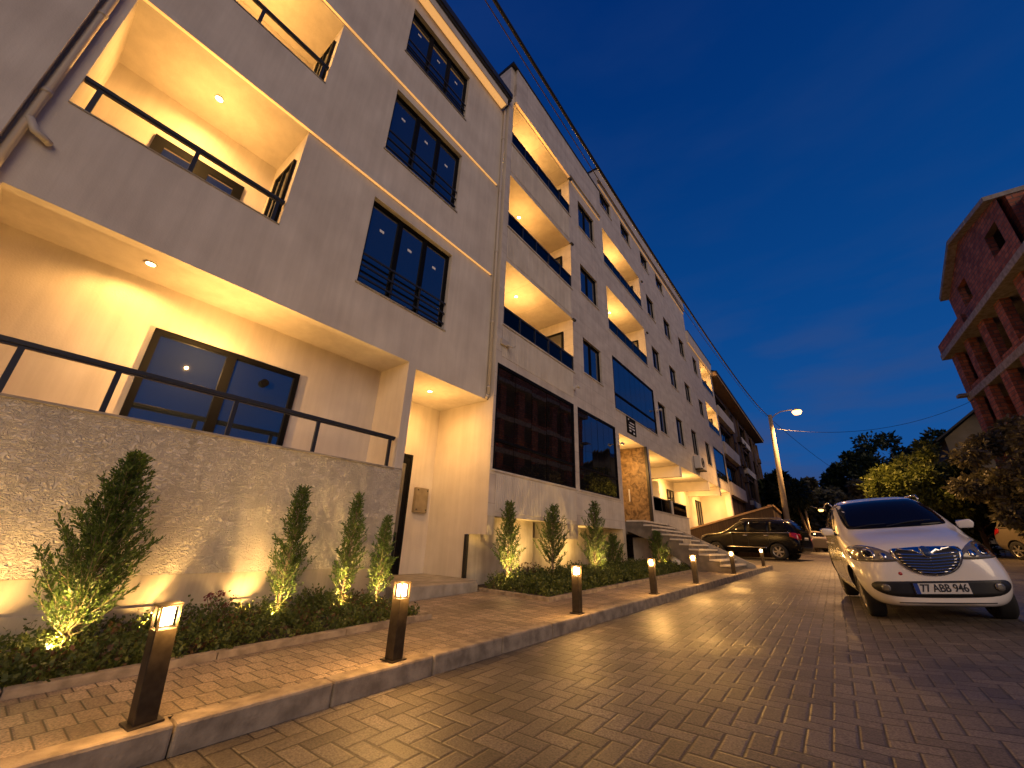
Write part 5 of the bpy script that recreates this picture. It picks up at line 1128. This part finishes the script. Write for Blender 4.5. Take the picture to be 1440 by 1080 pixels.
def suv(label, loc, rz, pm, name='parked_car', H_=1.0, W_=1.0):
    t = thing(name, label, 'car', (0, 0, 0), 0, world_parts=False)
    S = [(-2.40, .36, .5, .46, .62, .6, .66, .82, .62, .92, .5, .95),
         (-2.34, .30, .66, .44, .80, .62, .84, .88, .80, 1.0, .64, 1.03),
         (-2.15, .27, .74, .42, .90, .62, .93, .94, .89, 1.06, .74, 1.10),
         (-1.7, .26, .78, .42, .93, .64, .95, .98, .92, 1.10, .78, 1.14),
         (-1.25, .26, .80, .42, .94, .64, .955, 1.02, .93, 1.14, .80, 1.18),
         (-1.0, .26, .80, .42, .94, .64, .955, 1.05, .93, 1.24, .79, 1.28),
         (-.6, .26, .80, .42, .94, .64, .955, 1.07, .93, 1.50, .73, 1.54),
         (-.3, .26, .80, .42, .94, .64, .955, 1.08, .93, 1.66, .69, 1.71),
         (.1, .26, .80, .42, .94, .64, .955, 1.09, .93, 1.72, .67, 1.77),
         (1.0, .26, .80, .42, .94, .64, .955, 1.10, .93, 1.72, .67, 1.77),
         (1.7, .26, .80, .42, .94, .64, .955, 1.10, .93, 1.69, .67, 1.74),
         (2.02, .28, .78, .44, .92, .66, .945, 1.10, .91, 1.62, .66, 1.67),
         (2.22, .32, .74, .46, .88, .68, .92, 1.08, .88, 1.38, .68, 1.42),
         (2.36, .38, .68, .50, .82, .70, .87, 1.02, .82, 1.16, .66, 1.19),
         (2.40, .42, .6, .54, .7, .70, .76, .96, .70, 1.06, .56, 1.08)]
    S = [tuple(q * H_ if i in (1, 3, 5, 7, 9, 11) else (q * W_ if i else q) for i, q in enumerate(s_)) for s_ in S]
    wr = .37; wl = [(s * .83 * W_, y, wr) for s in (-1, 1) for y in (-1.48, 1.42)]
    bo, bv = body_mesh(S, wl, pm, t)
    for x, y, r in wl: wheel(t, x, y, r, .24, 6, 1 if x > 0 else -1)
    h = H_
    decal(bv, [(-.66 * W_, 1.28 * h), (-.58 * W_, 1.62 * h), (.58 * W_, 1.62 * h), (.66 * W_, 1.28 * h)], 'y', -1, .004, .09, 'windshield', M['carglass'], t)
    decal(bv, [(-.62 * W_, 1.2 * h), (-.56 * W_, 1.56 * h), (.56 * W_, 1.56 * h), (.62 * W_, 1.2 * h)], 'y', 1, .004, .09, 'rear_window', M['carglass'], t)
    decal(bv, [(-.26, .86 * h), (-.26, .97 * h), (.26, .97 * h), (.26, .86 * h)], 'y', 1, .015, .1, 'number_plate', M['plate'], t)
    decal(bv, [(-.5, .62 * h), (-.5, .86 * h), (.5, .86 * h), (.5, .62 * h)], 'y', -1, .01, .1, 'grille', M['blacktrim'], t)
    decal(bv, [(-.8 * W_, .45 * h), (-.8 * W_, .56 * h), (.8 * W_, .56 * h), (.8 * W_, .45 * h)], 'y', 1, .012, .1, 'bumper', M['blacktrim'], t, .02)
    for s in (-1, 1):
        decal(bv, [(-.72, 1.18 * h), (-.42, 1.46 * h), (-.1, 1.62 * h), (.12, 1.63 * h), (.12, 1.18 * h)], 'x', s, .004, .09, 'side_window', M['carglass'], t)
        decal(bv, [(.2, 1.18 * h), (.2, 1.63 * h), (1.1, 1.63 * h), (1.1, 1.18 * h)], 'x', s, .004, .09, 'side_window', M['carglass'], t)
        decal(bv, [(1.18, 1.18 * h), (1.18, 1.62 * h), (1.8, 1.58 * h), (2.05, 1.2 * h)], 'x', s, .004, .09, 'side_window', M['carglass'], t)
        decal(bv, [(-.8, 1.125 * h), (-.8, 1.15 * h), (2.02, 1.165 * h), (2.02, 1.14 * h)], 'x', s, .012, .09, 'chrome_strip', M['chrome'], t)
        decal(bv, [(-.9, .52), (-.9, .56), (.95, .56), (.95, .52)], 'x', s, .014, .09, 'side_moulding', M['chrome'], t)
        for yl in (-.62, .16, 1.1): decal(bv, [(yl, .40), (yl, 1.1 * h), (yl + .01, 1.1 * h), (yl + .01, .40)], 'x', s, .001, .09, 'door_seam', M['blacktrim'], t, .004)
        for yl in (-.06, .9): decal(bv, [(yl, 1.0 * h), (yl, 1.035 * h), (yl + .17, 1.035 * h), (yl + .17, 1.0 * h)], 'x', s, .025, .09, 'door_handle', M['chrome'], t, .03)
        decal(bv, [(2.12, 1.16 * h), (2.34, 1.12 * h), (2.36, .86 * h), (2.0, .98 * h), (1.98, 1.12 * h)], 'x', s, .006, .08, 'tail_light', M['redlens'], t)
        decal(bv, [(s * .86 * W_, 1.1 * h), (s * .62 * W_, 1.1 * h), (s * .62 * W_, .86 * h), (s * .86 * W_, .84 * h)], 'y', 1, .006, .08, 'tail_light', M['redlens'], t)
        decal(bv, [(s * .84 * W_, .98 * h), (s * .5 * W_, .94 * h), (s * .5 * W_, .8 * h), (s * .82 * W_, .8 * h)], 'y', -1, .006, .08, 'headlight', M['lens'], t)
        b = MB(); b.tube([(s * .66 * W_, -.2, 1.70 * h), (s * .69 * W_, 0, 1.79 * h), (s * .69 * W_, 1.6, 1.79 * h), (s * .66 * W_, 1.85, 1.69 * h)], .02, 6); b.build('roof_rail', M['chrome'], t, local=True, smooth=True)
        mirror_(t, s * (.93 * W_ + .02), -.66, 1.22 * h, pm, s)
    t.location = loc; t.rotation_euler = (0, 0, rz)
    return t
# black suv parked nose-in towards the building
suv('black suv parked nose-in beyond the stairs, red tail lamp and rear wheel towards the street', (-3.45, 25.0, zr(-3.2, 25)), R(-103), mat('black_car_paint', (.003, .003, .004), .22, spec=.28), H_=1.06)
hA = hatch('pale grey hatchback parked in the distance left of the white car', (-1.9, 41.5, zr(-1.9, 41.5)), R(-150), paint('silver_paint', (.30, .27, .24), .3, .5), full=False)
hB = hatch('dark red hatchback parked just beyond the black suv', (-3.2, 35.5, zr(-2.6, 35)), R(-118), paint('dark_red_paint', (.10, .03, .025), .3), full=False)
dC = dup(hA, (-.9, 47, zr(-.9, 47)), R(178), 'farthest parked car, seen dimly beside the white car mirror')
suv('tan grey van at the right edge, cropped by the frame', (7.6, 26.9, zr(7.6, 27) - .02), R(28), paint('tan_paint', (.20, .165, .12), .4, .3), 'parked_van', 1.12, 1.0)
# ------------------------------------------------------------------ leaning barrier frames behind the white car
def barrier(label, x, y, rz_, n, tilt):
    t = thing('metal_barrier', label, 'barrier', (x, y, zr(x, y)), rz_, world_parts=False, group='metal barriers leaning in the lot'); b = MB(); L, h = 2.0, 1.0
    for p, q in (((0, 0, 0), (L, 0, 0)), ((0, 0, h), (L, 0, h)), ((0, 0, 0), (0, 0, h)), ((L, 0, 0), (L, 0, h))): b.tube([Vector((a[0], a[2] * tilt, a[2])) if False else Vector((a[0], a[2] * tilt, a[2])) for a in (p, q)], .028, 6)
    t2 = b.build('frame', M['white_metal'], t, local=True); c = MB()
    for k in range(1, n): xk = L * k / n; c.tube([(xk, 0, 0), (xk, h * tilt, h)], .014, 5)
    c.build('bars', M['white_metal'], t, local=True)
barrier('pale metal barrier leaning beside the white car bonnet', 6.2, 33.2, R(-20), 10, .5)
barrier('pale metal barrier leaning nearer the tan van', 7.4, 32.4, R(15), 6, .7)
